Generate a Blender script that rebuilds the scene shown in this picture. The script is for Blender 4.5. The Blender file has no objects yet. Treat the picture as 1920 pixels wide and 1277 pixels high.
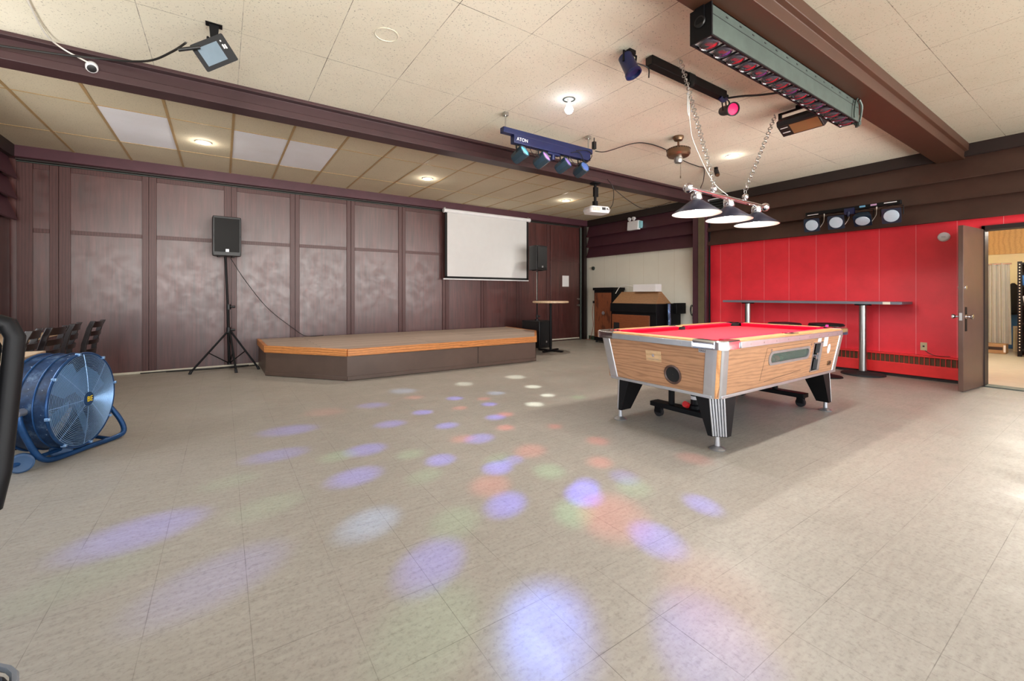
import bpy, bmesh, math, random
from mathutils import Vector, Matrix
random.seed(7)
R = math.radians
SC = bpy.context.scene
COL = SC.collection

# ------------------------------------------------------------------ camera
cam_d = bpy.data.cameras.new('camera')
cam = bpy.data.objects.new('camera', cam_d); COL.objects.link(cam)
cam.location = (0, 0, 1.165)
cam.rotation_euler = (R(90), 0, R(-34.07))
cam_d.sensor_width = 36.0
cam_d.lens = 36.0 * 803.0 / 1920.0
cam_d.shift_y = -(638.5 - 553.2) / 1920.0
cam_d.clip_start = 0.05
SC.camera = cam
# ------------------------------------------------------------------ world, view
SC.view_settings.view_transform = 'Standard'
SC.view_settings.look = 'None'
SC.view_settings.exposure = 0.05
SC.view_settings.gamma = 1.0
SC.view_settings.use_curve_mapping = False
SC.cycles.use_denoising = True
SC.cycles.max_bounces = 10
SC.cycles.diffuse_bounces = 6
SC.cycles.glossy_bounces = 4
SC.cycles.sample_clamp_indirect = 6.0
SC.cycles.caustics_reflective = False
SC.cycles.caustics_refractive = False
W = bpy.data.worlds.new('sky'); SC.world = W; W.use_nodes = True
WN = W.node_tree
tc = WN.nodes.new('ShaderNodeTexCoord'); sp_ = WN.nodes.new('ShaderNodeSeparateXYZ'); rp = WN.nodes.new('ShaderNodeValToRGB')
WN.links.new(tc.outputs['Generated'], sp_.inputs[0]); WN.links.new(sp_.outputs['Z'], rp.inputs['Fac'])
rp.color_ramp.elements[0].position = 0.0; rp.color_ramp.elements[0].color = (1.0, 0.97, 0.92, 1)   # added bright glow from below, lifts the ceiling
rp.color_ramp.elements[1].position = 0.12; rp.color_ramp.elements[1].color = (0.20, 0.225, 0.26, 1)  # pale overcast sky
rp2 = WN.nodes.new('ShaderNodeValToRGB'); WN.links.new(sp_.outputs['Z'], rp2.inputs['Fac'])     # left side: added variant, dim below so the ceiling gets less light
rp2.color_ramp.elements[0].position = 0.0; rp2.color_ramp.elements[0].color = (0.07, 0.07, 0.065, 1)
rp2.color_ramp.elements[1].position = 0.12; rp2.color_ramp.elements[1].color = (0.46, 0.50, 0.56, 1)
rx = WN.nodes.new('ShaderNodeMapRange'); rx.inputs['From Min'].default_value = -0.35; rx.inputs['From Max'].default_value = -0.8
WN.links.new(sp_.outputs['X'], rx.inputs['Value'])
mx = WN.nodes.new('ShaderNodeMix'); mx.data_type = 'RGBA'
WN.links.new(rx.outputs['Result'], mx.inputs[0]); WN.links.new(rp.outputs['Color'], mx.inputs[6]); WN.links.new(rp2.outputs['Color'], mx.inputs[7])
WN.links.new(mx.outputs[2], WN.nodes['Background'].inputs[0])
WN.nodes['Background'].inputs[1].default_value = 15.0


def light(name, kind, loc, power, color=(1, 1, 1), radius=0.05, target=None, spot=60, blend=0.5, parent=None, size=None):
    d = bpy.data.lights.new(name, kind); d.energy = power; d.color = color
    if kind == 'AREA':
        d.shape = 'RECTANGLE'; d.size, d.size_y = size
    else:
        d.shadow_soft_size = radius
    if kind == 'SPOT':
        d.spot_size = R(spot); d.spot_blend = blend
    o = bpy.data.objects.new(name, d); COL.objects.link(o); o.location = loc
    if target is not None:
        o.rotation_euler = (Vector(target) - Vector(loc)).to_track_quat('-Z', 'Y').to_euler()
    if parent:
        o.parent = parent; o.matrix_parent_inverse = parent.matrix_world.inverted()
    return o


# sky sampling portals in the unseen windows added behind and at left
for wx in (-1.1, 1.5, 4.1, 6.7):
    p = light('window_daylight', 'AREA', (wx, -1.82, 1.53), 1, size=(2.3, 2.75), target=(wx, 0, 1.53))
    p.data.cycles.is_portal = True
for wy in (1.7, 4.5):
    p = light('window_daylight', 'AREA', (-2.35, wy, 1.5), 1, size=(2.4, 1.25), target=(0, wy, 1.5))
    p.data.cycles.is_portal = True
# point lights added behind the camera to brighten the room, no fixtures
WARM = (1.0, 0.93, 0.84)
for lx, ly in ((0.6, -1.0), (3.4, -1.0), (6.4, -1.2)):
    light('pendant_lamp_light', 'POINT', (lx, ly, 2.35), 6, WARM, 0.12)


# ------------------------------------------------------------------ helpers
def lin(c):
    out = []
    for v in c:
        v = v / 255.0
        out.append(v / 12.92 if v <= 0.04045 else ((v + 0.055) / 1.055) ** 2.4)
    return (out[0], out[1], out[2], 1.0)


def new_mat(name):
    m = bpy.data.materials.new(name); m.use_nodes = True
    nt = m.node_tree
    return m, nt, nt.nodes['Principled BSDF']


def nd(nt, kind, **kw):
    n = nt.nodes.new(kind)
    for k, v in kw.items():
        setattr(n, k, v)
    return n


def coords(nt, scale=(1, 1, 1), loc=(0, 0, 0), rot=(0, 0, 0)):
    t = nd(nt, 'ShaderNodeTexCoord'); mp = nd(nt, 'ShaderNodeMapping')
    mp.inputs['Scale'].default_value = scale; mp.inputs['Location'].default_value = loc
    mp.inputs['Rotation'].default_value = rot
    nt.links.new(t.outputs['Object'], mp.inputs['Vector'])
    return mp.outputs['Vector']


def noise(nt, vec, scale, detail=4, rough=0.6, dist=0.0):
    n = nd(nt, 'ShaderNodeTexNoise')
    n.inputs['Scale'].default_value = scale; n.inputs['Detail'].default_value = detail
    n.inputs['Roughness'].default_value = rough; n.inputs['Distortion'].default_value = dist
    nt.links.new(vec, n.inputs['Vector'])
    return n.outputs['Fac']


def ramp(nt, fac, stops):
    r = nd(nt, 'ShaderNodeValToRGB')
    el = r.color_ramp.elements
    while len(el) < len(stops):
        el.new(0.5)
    for e, (p, c) in zip(el, stops):
        e.position = p; e.color = c
    nt.links.new(fac, r.inputs['Fac'])
    return r.outputs['Color']


def mixc(nt, fac, a, b, mode='MIX'):
    m = nd(nt, 'ShaderNodeMix', data_type='RGBA', blend_type=mode)
    for sock, v in ((m.inputs[0], fac), (m.inputs[6], a), (m.inputs[7], b)):
        if hasattr(v, 'is_linked'):
            nt.links.new(v, sock)
        else:
            sock.default_value = v
    return m.outputs[2]


def bump(nt, b, fac, strength, dist=0.01):
    n = nd(nt, 'ShaderNodeBump'); n.inputs['Strength'].default_value = strength; n.inputs['Distance'].default_value = dist
    nt.links.new(fac, n.inputs['Height']); nt.links.new(n.outputs['Normal'], b.inputs['Normal'])


def mat(name, rgb, rough=0.5, metal=0.0, var=0.12, scale=6.0, stretch=(1, 1, 1), bmp=0.0, emit=0.0, spec=0.5, coat=0.0):
    m, nt, b = new_mat(name)
    c = lin(rgb)
    v = coords(nt, stretch)
    f = noise(nt, v, scale)
    lo = tuple(x * (1 - var) for x in c[:3]) + (1,)
    hi = tuple(min(1, x * (1 + var)) for x in c[:3]) + (1,)
    col = ramp(nt, f, [(0.3, lo), (0.7, hi)])
    nt.links.new(col, b.inputs['Base Color'])
    b.inputs['Roughness'].default_value = rough; b.inputs['Metallic'].default_value = metal
    b.inputs['Specular IOR Level'].default_value = spec
    b.inputs['Coat Weight'].default_value = coat
    if bmp:
        bump(nt, b, f, bmp)
    if emit:
        b.inputs['Emission Color'].default_value = c; b.inputs['Emission Strength'].default_value = emit
    return m


def wood(name, rgb, dark, rough=0.45, axis='Z', scale=14.0, dist=5.0, stretch=(0.35, 0.35, 1.0), amt=0.55, coat=0.0):
    m, nt, b = new_mat(name)
    v = coords(nt, stretch)
    w = nd(nt, 'ShaderNodeTexWave', wave_type='BANDS', bands_direction=axis)
    w.inputs['Scale'].default_value = scale; w.inputs['Distortion'].default_value = dist
    w.inputs['Detail'].default_value = 3.0; w.inputs['Detail Scale'].default_value = 0.9
    nt.links.new(v, w.inputs['Vector'])
    col = ramp(nt, w.outputs['Fac'], [(0.0, lin(dark)), (0.35, lin(rgb)), (1.0, lin([min(255, q * 1.05) for q in rgb]))])
    f = noise(nt, v, 60, 3)
    fine = ramp(nt, f, [(0.35, (0.75, 0.75, 0.75, 1)), (0.6, (1, 1, 1, 1))])
    c2 = mixc(nt, amt, lin(rgb), col)
    c3 = mixc(nt, 0.6, c2, fine, 'MULTIPLY')
    nt.links.new(c3, b.inputs['Base Color'])
    b.inputs['Roughness'].default_value = rough; b.inputs['Coat Weight'].default_value = coat
    return m


def glow(name, rgb, strength):
    m, nt, b = new_mat(name)
    b.inputs['Base Color'].default_value = lin(rgb)
    b.inputs['Emission Color'].default_value = lin(rgb); b.inputs['Emission Strength'].default_value = strength
    return m


def glass(name, rgb=(235, 245, 240), rough=0.02, alpha=0.25):
    m, nt, b = new_mat(name)
    b.inputs['Base Color'].default_value = lin(rgb); b.inputs['Roughness'].default_value = rough
    tr = nd(nt, 'ShaderNodeBsdfTransparent'); tr.inputs[0].default_value = lin(rgb)
    ms = nd(nt, 'ShaderNodeMixShader'); ms.inputs[0].default_value = alpha
    out = nt.nodes['Material Output']
    nt.links.new(tr.outputs[0], ms.inputs[1]); nt.links.new(b.outputs[0], ms.inputs[2]); nt.links.new(ms.outputs[0], out.inputs[0])
    return m


def orient(loc, direction, up=(0, 0, 1)):
    """matrix whose local +Z points along direction"""
    z = Vector(direction).normalized(); u = Vector(up)
    x = u.cross(z)
    if x.length < 1e-4:
        x = Vector((1, 0, 0))
    x.normalize(); y = z.cross(x)
    m = Matrix((x, y, z)).transposed().to_4x4(); m.translation = Vector(loc)
    return m


class MB:
    def __init__(s):
        s.v = []; s.f = []; s.mi = []; s.cur = 0; s.M = None

    def add(s, vs, fs):
        o = len(s.v)
        for p in vs:
            p = Vector(p)
            s.v.append(s.M @ p if s.M is not None else p)
        for f in fs:
            s.f.append([i + o for i in f]); s.mi.append(s.cur)
        return s

    def bx(s, x0, x1, y0, y1, z0, z1):
        return s.hexa((x0, x1, y0, y1, z0), (x0, x1, y0, y1, z1))

    def hexa(s, lo, hi):
        a, b, c, d, z = lo; e, f, g, h, w = hi
        vs = [(a, c, z), (b, c, z), (b, d, z), (a, d, z), (e, g, w), (f, g, w), (f, h, w), (e, h, w)]
        return s.add(vs, [(3, 2, 1, 0), (4, 5, 6, 7), (0, 1, 5, 4), (1, 2, 6, 5), (2, 3, 7, 6), (3, 0, 4, 7)])

    def cb(s, c, d):
        return s.bx(c[0] - d[0] / 2, c[0] + d[0] / 2, c[1] - d[1] / 2, c[1] + d[1] / 2, c[2] - d[2] / 2, c[2] + d[2] / 2)

    def loft(s, rings, cap=True, closed=True):
        n = len(rings[0]); vs = [p for r in rings for p in r]; fs = []
        for k in range(len(rings) - 1):
            for i in range(n if closed else n - 1):
                j = (i + 1) % n
                fs.append((k * n + i, k * n + j, (k + 1) * n + j, (k + 1) * n + i))
        if cap:
            fs.append(tuple(reversed(range(n)))); fs.append(tuple((len(rings) - 1) * n + i for i in range(n)))
        return s.add(vs, fs)

    def prism(s, poly, axis, a, b):
        """poly in the two other axes, extruded from a to b along axis"""
        def P(u, v, w):
            return {'x': (w, u, v), 'y': (u, w, v), 'z': (u, v, w)}[axis]
        return s.loft([[P(u, v, a) for u, v in poly], [P(u, v, b) for u, v in poly]])

    def cyl(s, p0, p1, r0, r1=None, n=16, cap=True):
        r1 = r0 if r1 is None else r1
        p0 = Vector(p0); p1 = Vector(p1)
        m = orient((0, 0, 0), p1 - p0).to_3x3()
        ring = lambda p, r: [p + m @ Vector((math.cos(2 * math.pi * i / n) * r, math.sin(2 * math.pi * i / n) * r, 0)) for i in range(n)]
        return s.loft([ring(p0, r0), ring(p1, r1)], cap)

    def tube(s, pts, r, n=8, closed=False):
        pts = [Vector(p) for p in pts]; N = len(pts); rings = []
        prev = None
        for i in range(N):
            if closed:
                t = pts[(i + 1) % N] - pts[i - 1]
            else:
                t = pts[min(i + 1, N - 1)] - pts[max(i - 1, 0)]
            t.normalize()
            if prev is None:
                u = Vector((0, 0, 1)) if abs(t.z) < 0.9 else Vector((1, 0, 0))
                x = u.cross(t).normalized()
            else:
                x = (prev - t * prev.dot(t)).normalized()
            prev = x; y = t.cross(x)
            rings.append([pts[i] + x * math.cos(2 * math.pi * k / n) * r + y * math.sin(2 * math.pi * k / n) * r for k in range(n)])
        if closed:
            rings.append(rings[0])
            return s.loft(rings, cap=False)
        return s.loft(rings)

    def lathe(s, prof, n=24, M=None, cap=False):
        """prof: list of (r, z) about local z"""
        rings = [[(r * math.cos(2 * math.pi * i / n), r * math.sin(2 * math.pi * i / n), z) for i in range(n)] for r, z in prof]
        old = s.M
        if M is not None:
            s.M = M if old is None else old @ M
        s.loft(rings, cap=cap); s.M = old
        return s

    def sphere(s, c, r, n=16, m=10, sq=1.0):
        prof = [(max(1e-5, r * math.sin(math.pi * k / m)), -r * sq * math.cos(math.pi * k / m)) for k in range(m + 1)]
        return s.lathe(prof, n, Matrix.Translation(Vector(c)))

    def torus(s, M, R_, r, n=20, k=8, sx=1.0):
        pts = [(R_ * sx * math.cos(2 * math.pi * i / n), R_ * math.sin(2 * math.pi * i / n), 0) for i in range(n)]
        old = s.M; s.M = M if old is None else old @ M
        s.tube(pts, r, k, closed=True); s.M = old
        return s

    def build(s, name, mats, parent=None, loc=None, bevel=0.0, smooth=True, kind=None, label=None):
        me = bpy.data.meshes.new(name)
        me.from_pydata([tuple(p) for p in s.v], [], s.f)
        mats = mats if isinstance(mats, (list, tuple)) else [mats]
        for m in mats:
            me.materials.append(m)
        me.polygons.foreach_set('material_index', s.mi)
        bm = bmesh.new(); bm.from_mesh(me)
        bmesh.ops.remove_doubles(bm, verts=bm.verts, dist=1e-6)
        bmesh.ops.recalc_face_normals(bm, faces=bm.faces)
        bm.to_mesh(me); bm.free()
        if smooth:
            me.polygons.foreach_set('use_smooth', [True] * len(me.polygons))
            me.set_sharp_from_angle(angle=R(38))
        o = bpy.data.objects.new(name, me); COL.objects.link(o)
        if loc is not None:
            o.location = loc
        if parent is not None:
            o.parent = parent
        if bevel:
            b = o.modifiers.new('bevel', 'BEVEL'); b.width = bevel; b.segments = 2; b.limit_method = 'ANGLE'; b.angle_limit = R(40)
        if kind:
            o['kind'] = kind
        if label:
            o['label'] = label
        return o


def tag(o, label, cat, group=None, kind=None):
    o['label'] = label; o['category'] = cat
    if group:
        o['group'] = group
    if kind:
        o['kind'] = kind
    return o


def thing(name, label, cat, loc=(0, 0, 0), rotz=0.0, group=None):
    o = bpy.data.objects.new(name, None); COL.objects.link(o)
    o.location = loc; o.rotation_euler = (0, 0, rotz); o.empty_display_size = 0.1
    return tag(o, label, cat, group)


def dup(root, loc=None, rotz=None, label=None, name=None):
    r = root.copy(); COL.objects.link(r)
    if loc is not None:
        r.location = loc
    if rotz is not None:
        r.rotation_euler = (0, 0, rotz)
    if label:
        r['label'] = label
    for ch in list(root.children):
        if ch.type == 'LIGHT':
            continue
        c = ch.copy(); COL.objects.link(c); c.parent = r
        for g in ch.children:
            d = g.copy(); COL.objects.link(d); d.parent = c
    return r


def struct(o):
    o['kind'] = 'structure'; return o


def writing(name, text, size, M, m, parent, depth=0.001):
    cu = bpy.data.curves.new(name, 'FONT'); cu.body = text; cu.size = size; cu.extrude = depth
    cu.align_x = 'CENTER'; cu.align_y = 'CENTER'
    t = bpy.data.objects.new(name, cu); COL.objects.link(t)
    bpy.context.view_layer.update()
    me = bpy.data.meshes.new_from_object(t)
    bpy.data.objects.remove(t)
    me.transform(M); me.materials.append(m)
    o = bpy.data.objects.new(name, me); COL.objects.link(o)
    if parent:
        o.parent = parent
    return o


def rrect(w, h, r, n=6):
    pts = []
    for cx, cy, a0 in ((w / 2 - r, h / 2 - r, 0), (-w / 2 + r, h / 2 - r, 90), (-w / 2 + r, -h / 2 + r, 180), (w / 2 - r, -h / 2 + r, 270)):
        for k in range(n + 1):
            a = R(a0 + 90.0 * k / n); pts.append((cx + r * math.cos(a), cy + r * math.sin(a)))
    return pts


def arc(pts, n=8):
    """Catmull-Rom through pts"""
    P = [Vector(p) for p in pts]; P = [P[0]] + P + [P[-1]]; out = []
    for i in range(1, len(P) - 2):
        for k in range(n):
            t = k / n
            a, b, c, d = P[i - 1], P[i], P[i + 1], P[i + 2]
            out.append(0.5 * ((2 * b) + (c - a) * t + (2 * a - 5 * b + 4 * c - d) * t * t + (3 * b - 3 * c + d - a) * t ** 3))
    out.append(P[-2]); return out


# ------------------------------------------------------------------ materials
def tile_floor():
    m, nt, b = new_mat('vinyl_tile')
    T = 0.3085
    v = coords(nt, (1, 1, 1), (-0.083 + 20 * T, -1.605 + 40 * T, 0))
    br = nd(nt, 'ShaderNodeTexBrick', offset=0.0, squash=1.0)
    br.inputs['Scale'].default_value = 1.0; br.inputs['Brick Width'].default_value = T; br.inputs['Row Height'].default_value = T
    br.inputs['Mortar Size'].default_value = 0.0011; br.inputs['Mortar Smooth'].default_value = 0.0; br.inputs['Bias'].default_value = 0.0
    br.inputs['Color1'].default_value = (0.97, 0.97, 0.97, 1); br.inputs['Color2'].default_value = (1.0, 1.0, 1.0, 1)
    br.inputs['Mortar'].default_value = (0.0, 0.0, 0.0, 1)
    nt.links.new(v, br.inputs['Vector'])
    v2 = coords(nt, (9, 38, 1), rot=(0, 0, R(22)))
    st = noise(nt, v2, 1.0, 6, 0.7)
    v3 = coords(nt, (1, 1, 1)); sp = noise(nt, v3, 55, 3, 0.7); big = noise(nt, v3, 0.9, 3)
    seam = noise(nt, v3, 1.7, 4, 0.75)
    vis = ramp(nt, seam, [(0.42, (0.15, 0.15, 0.15, 1)), (0.64, (0.7, 0.7, 0.7, 1))])
    fm = nd(nt, 'ShaderNodeMath', operation='MULTIPLY')
    nt.links.new(br.outputs['Fac'], fm.inputs[0]); nt.links.new(vis, fm.inputs[1])
    base = mixc(nt, 0.35, ramp(nt, st, [(0.30, lin((145, 138, 127))), (0.52, lin((160, 153, 142))), (0.72, lin((171, 164, 153)))]),
                ramp(nt, sp, [(0.34, lin((121, 115, 104))), (0.48, lin((164, 157, 145))), (0.7, lin((174, 168, 156)))]))
    base = mixc(nt, 0.5, base, ramp(nt, big, [(0.35, (0.86, 0.86, 0.85, 1)), (0.65, (1, 1, 1, 1))]), 'MULTIPLY')
    c = mixc(nt, fm.outputs[0], base, lin((60, 52, 44)))
    nt.links.new(c, b.inputs['Base Color'])
    b.inputs['Roughness'].default_value = 0.42
    b.inputs['Specular IOR Level'].default_value = 0.35
    rg = ramp(nt, noise(nt, v3, 3.0, 4), [(0.3, (0.34,) * 3 + (1,)), (0.7, (0.52,) * 3 + (1,))])
    nt.links.new(rg, b.inputs['Roughness'])
    return m


def ceiling_mat(name, rgb, bw, rh, ox, oy, seam=True, speck=0.8, mortar=0.0022):
    m, nt, b = new_mat(name)
    v3 = coords(nt)
    sp = noise(nt, v3, 95, 2, 0.6)
    c = ramp(nt, sp, [(0.30, lin([q * 0.55 for q in rgb])), (0.37, lin(rgb)), (1.0, lin(rgb))])
    c = mixc(nt, speck, lin(rgb), c)
    big = noise(nt, v3, 1.1, 4)
    c = mixc(nt, 0.5, c, ramp(nt, big, [(0.3, (0.86, 0.84, 0.80, 1)), (0.6, (1, 1, 1, 1))]), 'MULTIPLY')
    if seam:
        v = coords(nt, (1, 1, 1), (-ox + 40 * bw, -oy + 20 * rh, 0))
        br = nd(nt, 'ShaderNodeTexBrick', offset=0.0, squash=1.0)
        br.inputs['Scale'].default_value = 1.0; br.inputs['Brick Width'].default_value = bw; br.inputs['Row Height'].default_value = rh
        br.inputs['Mortar Size'].default_value = mortar; br.inputs['Mortar Smooth'].default_value = 0.0
        nt.links.new(v, br.inputs['Vector'])
        vis = ramp(nt, noise(nt, v3, 1.6, 4, 0.8), [(0.44, (0.22,) * 3 + (1,)), (0.60, (0.95,) * 3 + (1,))])
        fm = nd(nt, 'ShaderNodeMath', operation='MULTIPLY')
        nt.links.new(br.outputs['Fac'], fm.inputs[0]); nt.links.new(vis, fm.inputs[1])
        c = mixc(nt, fm.outputs[0], c, lin((70, 60, 50)))
    nt.links.new(c, b.inputs['Base Color']); b.inputs['Roughness'].default_value = 0.9
    b.inputs['Specular IOR Level'].default_value = 0.15
    return m


def grooved(name, rgb, line, pitch, off, rough, var=0.06, width=0.003):
    """wall sheet with vertical grooves every pitch metres along y"""
    m, nt, b = new_mat(name)
    t = nd(nt, 'ShaderNodeTexCoord'); sx = nd(nt, 'ShaderNodeSeparateXYZ'); cx = nd(nt, 'ShaderNodeCombineXYZ')
    nt.links.new(t.outputs['Object'], sx.inputs[0])
    ad = nd(nt, 'ShaderNodeMath', operation='ADD'); ad.inputs[1].default_value = 40 * pitch - off
    nt.links.new(sx.outputs['Y'], ad.inputs[0]); nt.links.new(ad.outputs[0], cx.inputs['X'])
    ad2 = nd(nt, 'ShaderNodeMath', operation='ADD'); ad2.inputs[1].default_value = 5.0
    nt.links.new(sx.outputs['Z'], ad2.inputs[0]); nt.links.new(ad2.outputs[0], cx.inputs['Y'])
    br = nd(nt, 'ShaderNodeTexBrick', offset=0.0, squash=1.0)
    br.inputs['Scale'].default_value = 1.0; br.inputs['Brick Width'].default_value = pitch; br.inputs['Row Height'].default_value = 20.0
    br.inputs['Mortar Size'].default_value = width; br.inputs['Mortar Smooth'].default_value = 0.0
    nt.links.new(cx.outputs[0], br.inputs['Vector'])
    f = noise(nt, t.outputs['Object'], 3.0, 5)
    c0 = lin(rgb)
    c = ramp(nt, f, [(0.3, tuple(q * (1 - var) for q in c0[:3]) + (1,)), (0.7, tuple(min(1, q * (1 + var)) for q in c0[:3]) + (1,))])
    c = mixc(nt, br.outputs['Fac'], c, lin(line))
    nt.links.new(c, b.inputs['Base Color']); b.inputs['Roughness'].default_value = rough
    bump(nt, b, noise(nt, t.outputs['Object'], 180, 2), 0.08, 0.002)
    return m


def plywood():
    m, nt, b = new_mat('varnished_plywood')
    v = coords(nt, (26, 26, 1.6)); g = noise(nt, v, 1.0, 6, 0.65)
    v2 = coords(nt, (1, 1, 1)); big = noise(nt, v2, 1.3, 4, 0.6); med = noise(nt, v2, 6.0, 5, 0.7)
    c = ramp(nt, g, [(0.3, lin((58, 27, 25))), (0.5, lin((78, 38, 35))), (0.72, lin((96, 50, 46)))])
    c = mixc(nt, 0.55, c, ramp(nt, big, [(0.3, (0.72, 0.70, 0.72, 1)), (0.65, (1.1, 1.08, 1.06, 1))]), 'MULTIPLY')
    nt.links.new(c, b.inputs['Base Color'])
    rg = ramp(nt, med, [(0.3, (0.29,) * 3 + (1,)), (0.7, (0.46,) * 3 + (1,))])
    nt.links.new(rg, b.inputs['Roughness'])
    b.inputs['Specular IOR Level'].default_value = 1.0
    bump(nt, b, big, 0.10, 0.01)
    return m


M_floor = tile_floor()
M_ceil = ceiling_mat('acoustic_tile', (232, 227, 209), 0.597, 1.207, 1.312, 2.56)
M_ceil2 = ceiling_mat('acoustic_tile_side', (154, 147, 131), 0.64, 1.22, 5.26, 0.955)  # same tile, colour darkened to offset strong light near the camera
M_tilelow = ceiling_mat('lay_in_tile', (208, 198, 174), 1, 1, 0, 0, seam=False)
M_tilewhite = ceiling_mat('white_lay_in_tile', (238, 240, 248), 1, 1, 0, 0, seam=False, speck=0.15)
M_tbar = mat('tan_grid_bar', (176, 148, 104), 0.45, 0.0, 0.1)
M_ply = plywood()
M_stile = wood('stained_stile', (84, 52, 50), (62, 36, 35), 0.42, 'X', 10, 4, (1, 1, 0.12), 0.6)
M_maroon = mat('maroon_paint', (78, 44, 54), 0.42, 0, 0.12, 4, bmp=0.03)
M_beam = mat('dark_plum_paint', (60, 38, 41), 0.38, 0, 0.15, 3)
M_beam2 = mat('red_brown_paint', (56, 30, 15), 0.5, 0, 0.15, 3)
M_brown = mat('dark_brown_paint', (72, 50, 42), 0.5, 0, 0.12, 4, bmp=0.05)
M_blackbrown = mat('near_black_brown', (38, 26, 24), 0.5)
M_cream = grooved('cream_panel', (246, 243, 228), (226, 220, 198), 0.406, 5.25, 0.5, 0.02, 0.003)
M_red = grooved('red_panel', (240, 50, 64), (246, 150, 155), 0.405, 1.39, 0.45, 0.08, 0.0022)
M_redmetal = mat('red_enamel', (228, 44, 44), 0.4, 0, 0.08)
M_olive = mat('olive_paint', (100, 90, 68), 0.5)
M_galv = mat('galvanised_steel', (66, 76, 71), 0.5, 0.2, 0.18, 9, bmp=0.02)
M_steel = mat('brushed_steel', (190, 190, 186), 0.28, 1.0, 0.06, 10, (20, 20, 1))
M_chrome = mat('chrome', (228, 228, 232), 0.16, 1.0, 0.02)
M_alu = mat('aluminium_trim', (196, 197, 200), 0.32, 0.85, 0.05, 12)
M_black = mat('black_plastic', (20, 20, 22), 0.42, 0, 0.2)
M_blackmetal = mat('black_powder_coat', (15, 15, 17), 0.5, 0.0, 0.2, spec=.2)
M_blackmatt = mat('matt_black', (14, 14, 15), 0.8, 0, 0.1)
M_rubber = mat('rubber', (30, 30, 32), 0.7)
M_white = mat('white_plastic', (232, 233, 236), 0.4, 0, 0.03)
M_screen = mat('screen_fabric', (214, 214, 214), 0.8, 0, 0.02)
M_offwhite = mat('offwhite', (214, 208, 190), 0.5)
M_paper = mat('paper', (225, 222, 222), 0.8, 0, 0.02)
M_wire = mat('black_cable', (18, 17, 17), 0.5)
M_whitewire = mat('white_cable', (215, 212, 205), 0.5)
M_bluebar = mat('blue_black_enamel', (14, 26, 70), 0.38, 0.0, 0.15)
M_bluesteel = mat('blue_fan_enamel', (34, 74, 122), 0.32, 0.5, 0.35, 9)
M_bluegrille = mat('blue_wire_grille', (140, 178, 220), 0.35, 0.6, 0.1)
M_oak = wood('oak_laminate', (182, 136, 100), (132, 90, 62), 0.42, 'Z', 11, 13, (0.13, 0.13, 1.0), 0.48)
M_oakrail = wood('oak_rail', (222, 164, 110), (190, 126, 80), 0.35, 'Y', 8, 3, (0.3, 1.0, 1.0), 0.6)
M_cloth = mat('red_cloth', (226, 56, 70), 0.9, 0, 0.05, 40, spec=0.2)
M_cushion = mat('crimson_cushion_cloth', (214, 22, 66), 0.85, 0, 0.05, 40, spec=0.2)
def planks():
    m, nt, b = new_mat('worn_deck_planks')
    v = coords(nt, (1, 1, 1), (20, 20, 0))
    br = nd(nt, 'ShaderNodeTexBrick', offset=0.4, squash=1.0)
    br.inputs['Scale'].default_value = 1.0; br.inputs['Brick Width'].default_value = 2.6; br.inputs['Row Height'].default_value = .135
    br.inputs['Mortar Size'].default_value = .003; br.inputs['Mortar Smooth'].default_value = .2
    br.inputs['Color1'].default_value = lin((184, 166, 150)); br.inputs['Color2'].default_value = lin((164, 146, 130)); br.inputs['Mortar'].default_value = lin((70, 56, 48))
    nt.links.new(v, br.inputs['Vector'])
    g_ = noise(nt, coords(nt, (1.5, 40, 40)), 1.0, 5, .7)
    c = mixc(nt, .7, br.outputs['Color'], ramp(nt, g_, [(.3, (.72, .70, .70, 1)), (.65, (1.08, 1.06, 1.05, 1))]), 'MULTIPLY')
    nt.links.new(c, b.inputs['Base Color']); b.inputs['Roughness'].default_value = .5
    return m


M_deck = planks()
M_pine = wood('varnished_pine', (212, 140, 78), (160, 92, 44), 0.4, 'Z', 10, 6, (0.3, 0.3, 1), 0.7)
M_stageface = mat('stage_skirt_paint', (92, 74, 64), 0.42, 0, 0.12, 3)
M_oakdark = wood('dark_oak', (132, 74, 46), (74, 38, 24), 0.35, 'X', 14, 6, (1, 1, 0.3), 0.75)
M_oakdark2 = wood('dark_oak_horizontal', (136, 76, 46), (78, 40, 24), 0.35, 'Z', 14, 6, (0.4, 0.4, 1), 0.75)
M_oakmid = wood('mid_oak', (156, 116, 80), (112, 78, 52), 0.4, 'Z', 12, 5, (0.4, 0.4, 1), 0.7)
M_darkchair = mat('espresso_wood', (26, 15, 14), 0.35, 0, 0.2)
M_tabletop = wood('light_tabletop', (206, 178, 146), (186, 154, 120), 0.4, 'Y', 8, 3, (0.4, 1, 1), 0.5)
M_vinylblack = mat('black_vinyl', (17, 17, 19), 0.45, 0, 0.15, 30, bmp=0.05, spec=.3)
M_vinylblue = mat('dark_blue_vinyl', (28, 36, 52), 0.35, 0, 0.15, 30)
M_counter = mat('grey_laminate', (108, 112, 122), 0.35, 0, 0.06)
M_doorbrown = mat('brown_door_paint', (92, 68, 58), 0.38, 0, 0.12, 4, bmp=0.02)
M_brass = mat('antique_brass', (120, 96, 74), 0.35, 0.8, 0.2)
M_curtain = mat('grey_curtain', (176, 176, 168), 0.85, 0, 0.06)
M_card = mat('cardboard', (158, 126, 92), 0.8)
M_plytan = wood('tan_plywood', (206, 168, 108), (186, 146, 88), 0.6, 'Y', 4, 4, (1, 1, 1), 0.5)
M_bluewall = mat('blue_paint', (44, 96, 156), 0.5)
M_creamwall = mat('cream_paint', (232, 222, 180), 0.6, 0, 0.03)
M_lens = mat('white_led_lens', (186, 202, 218), 0.25, 0, 0.04, 60)
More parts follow.
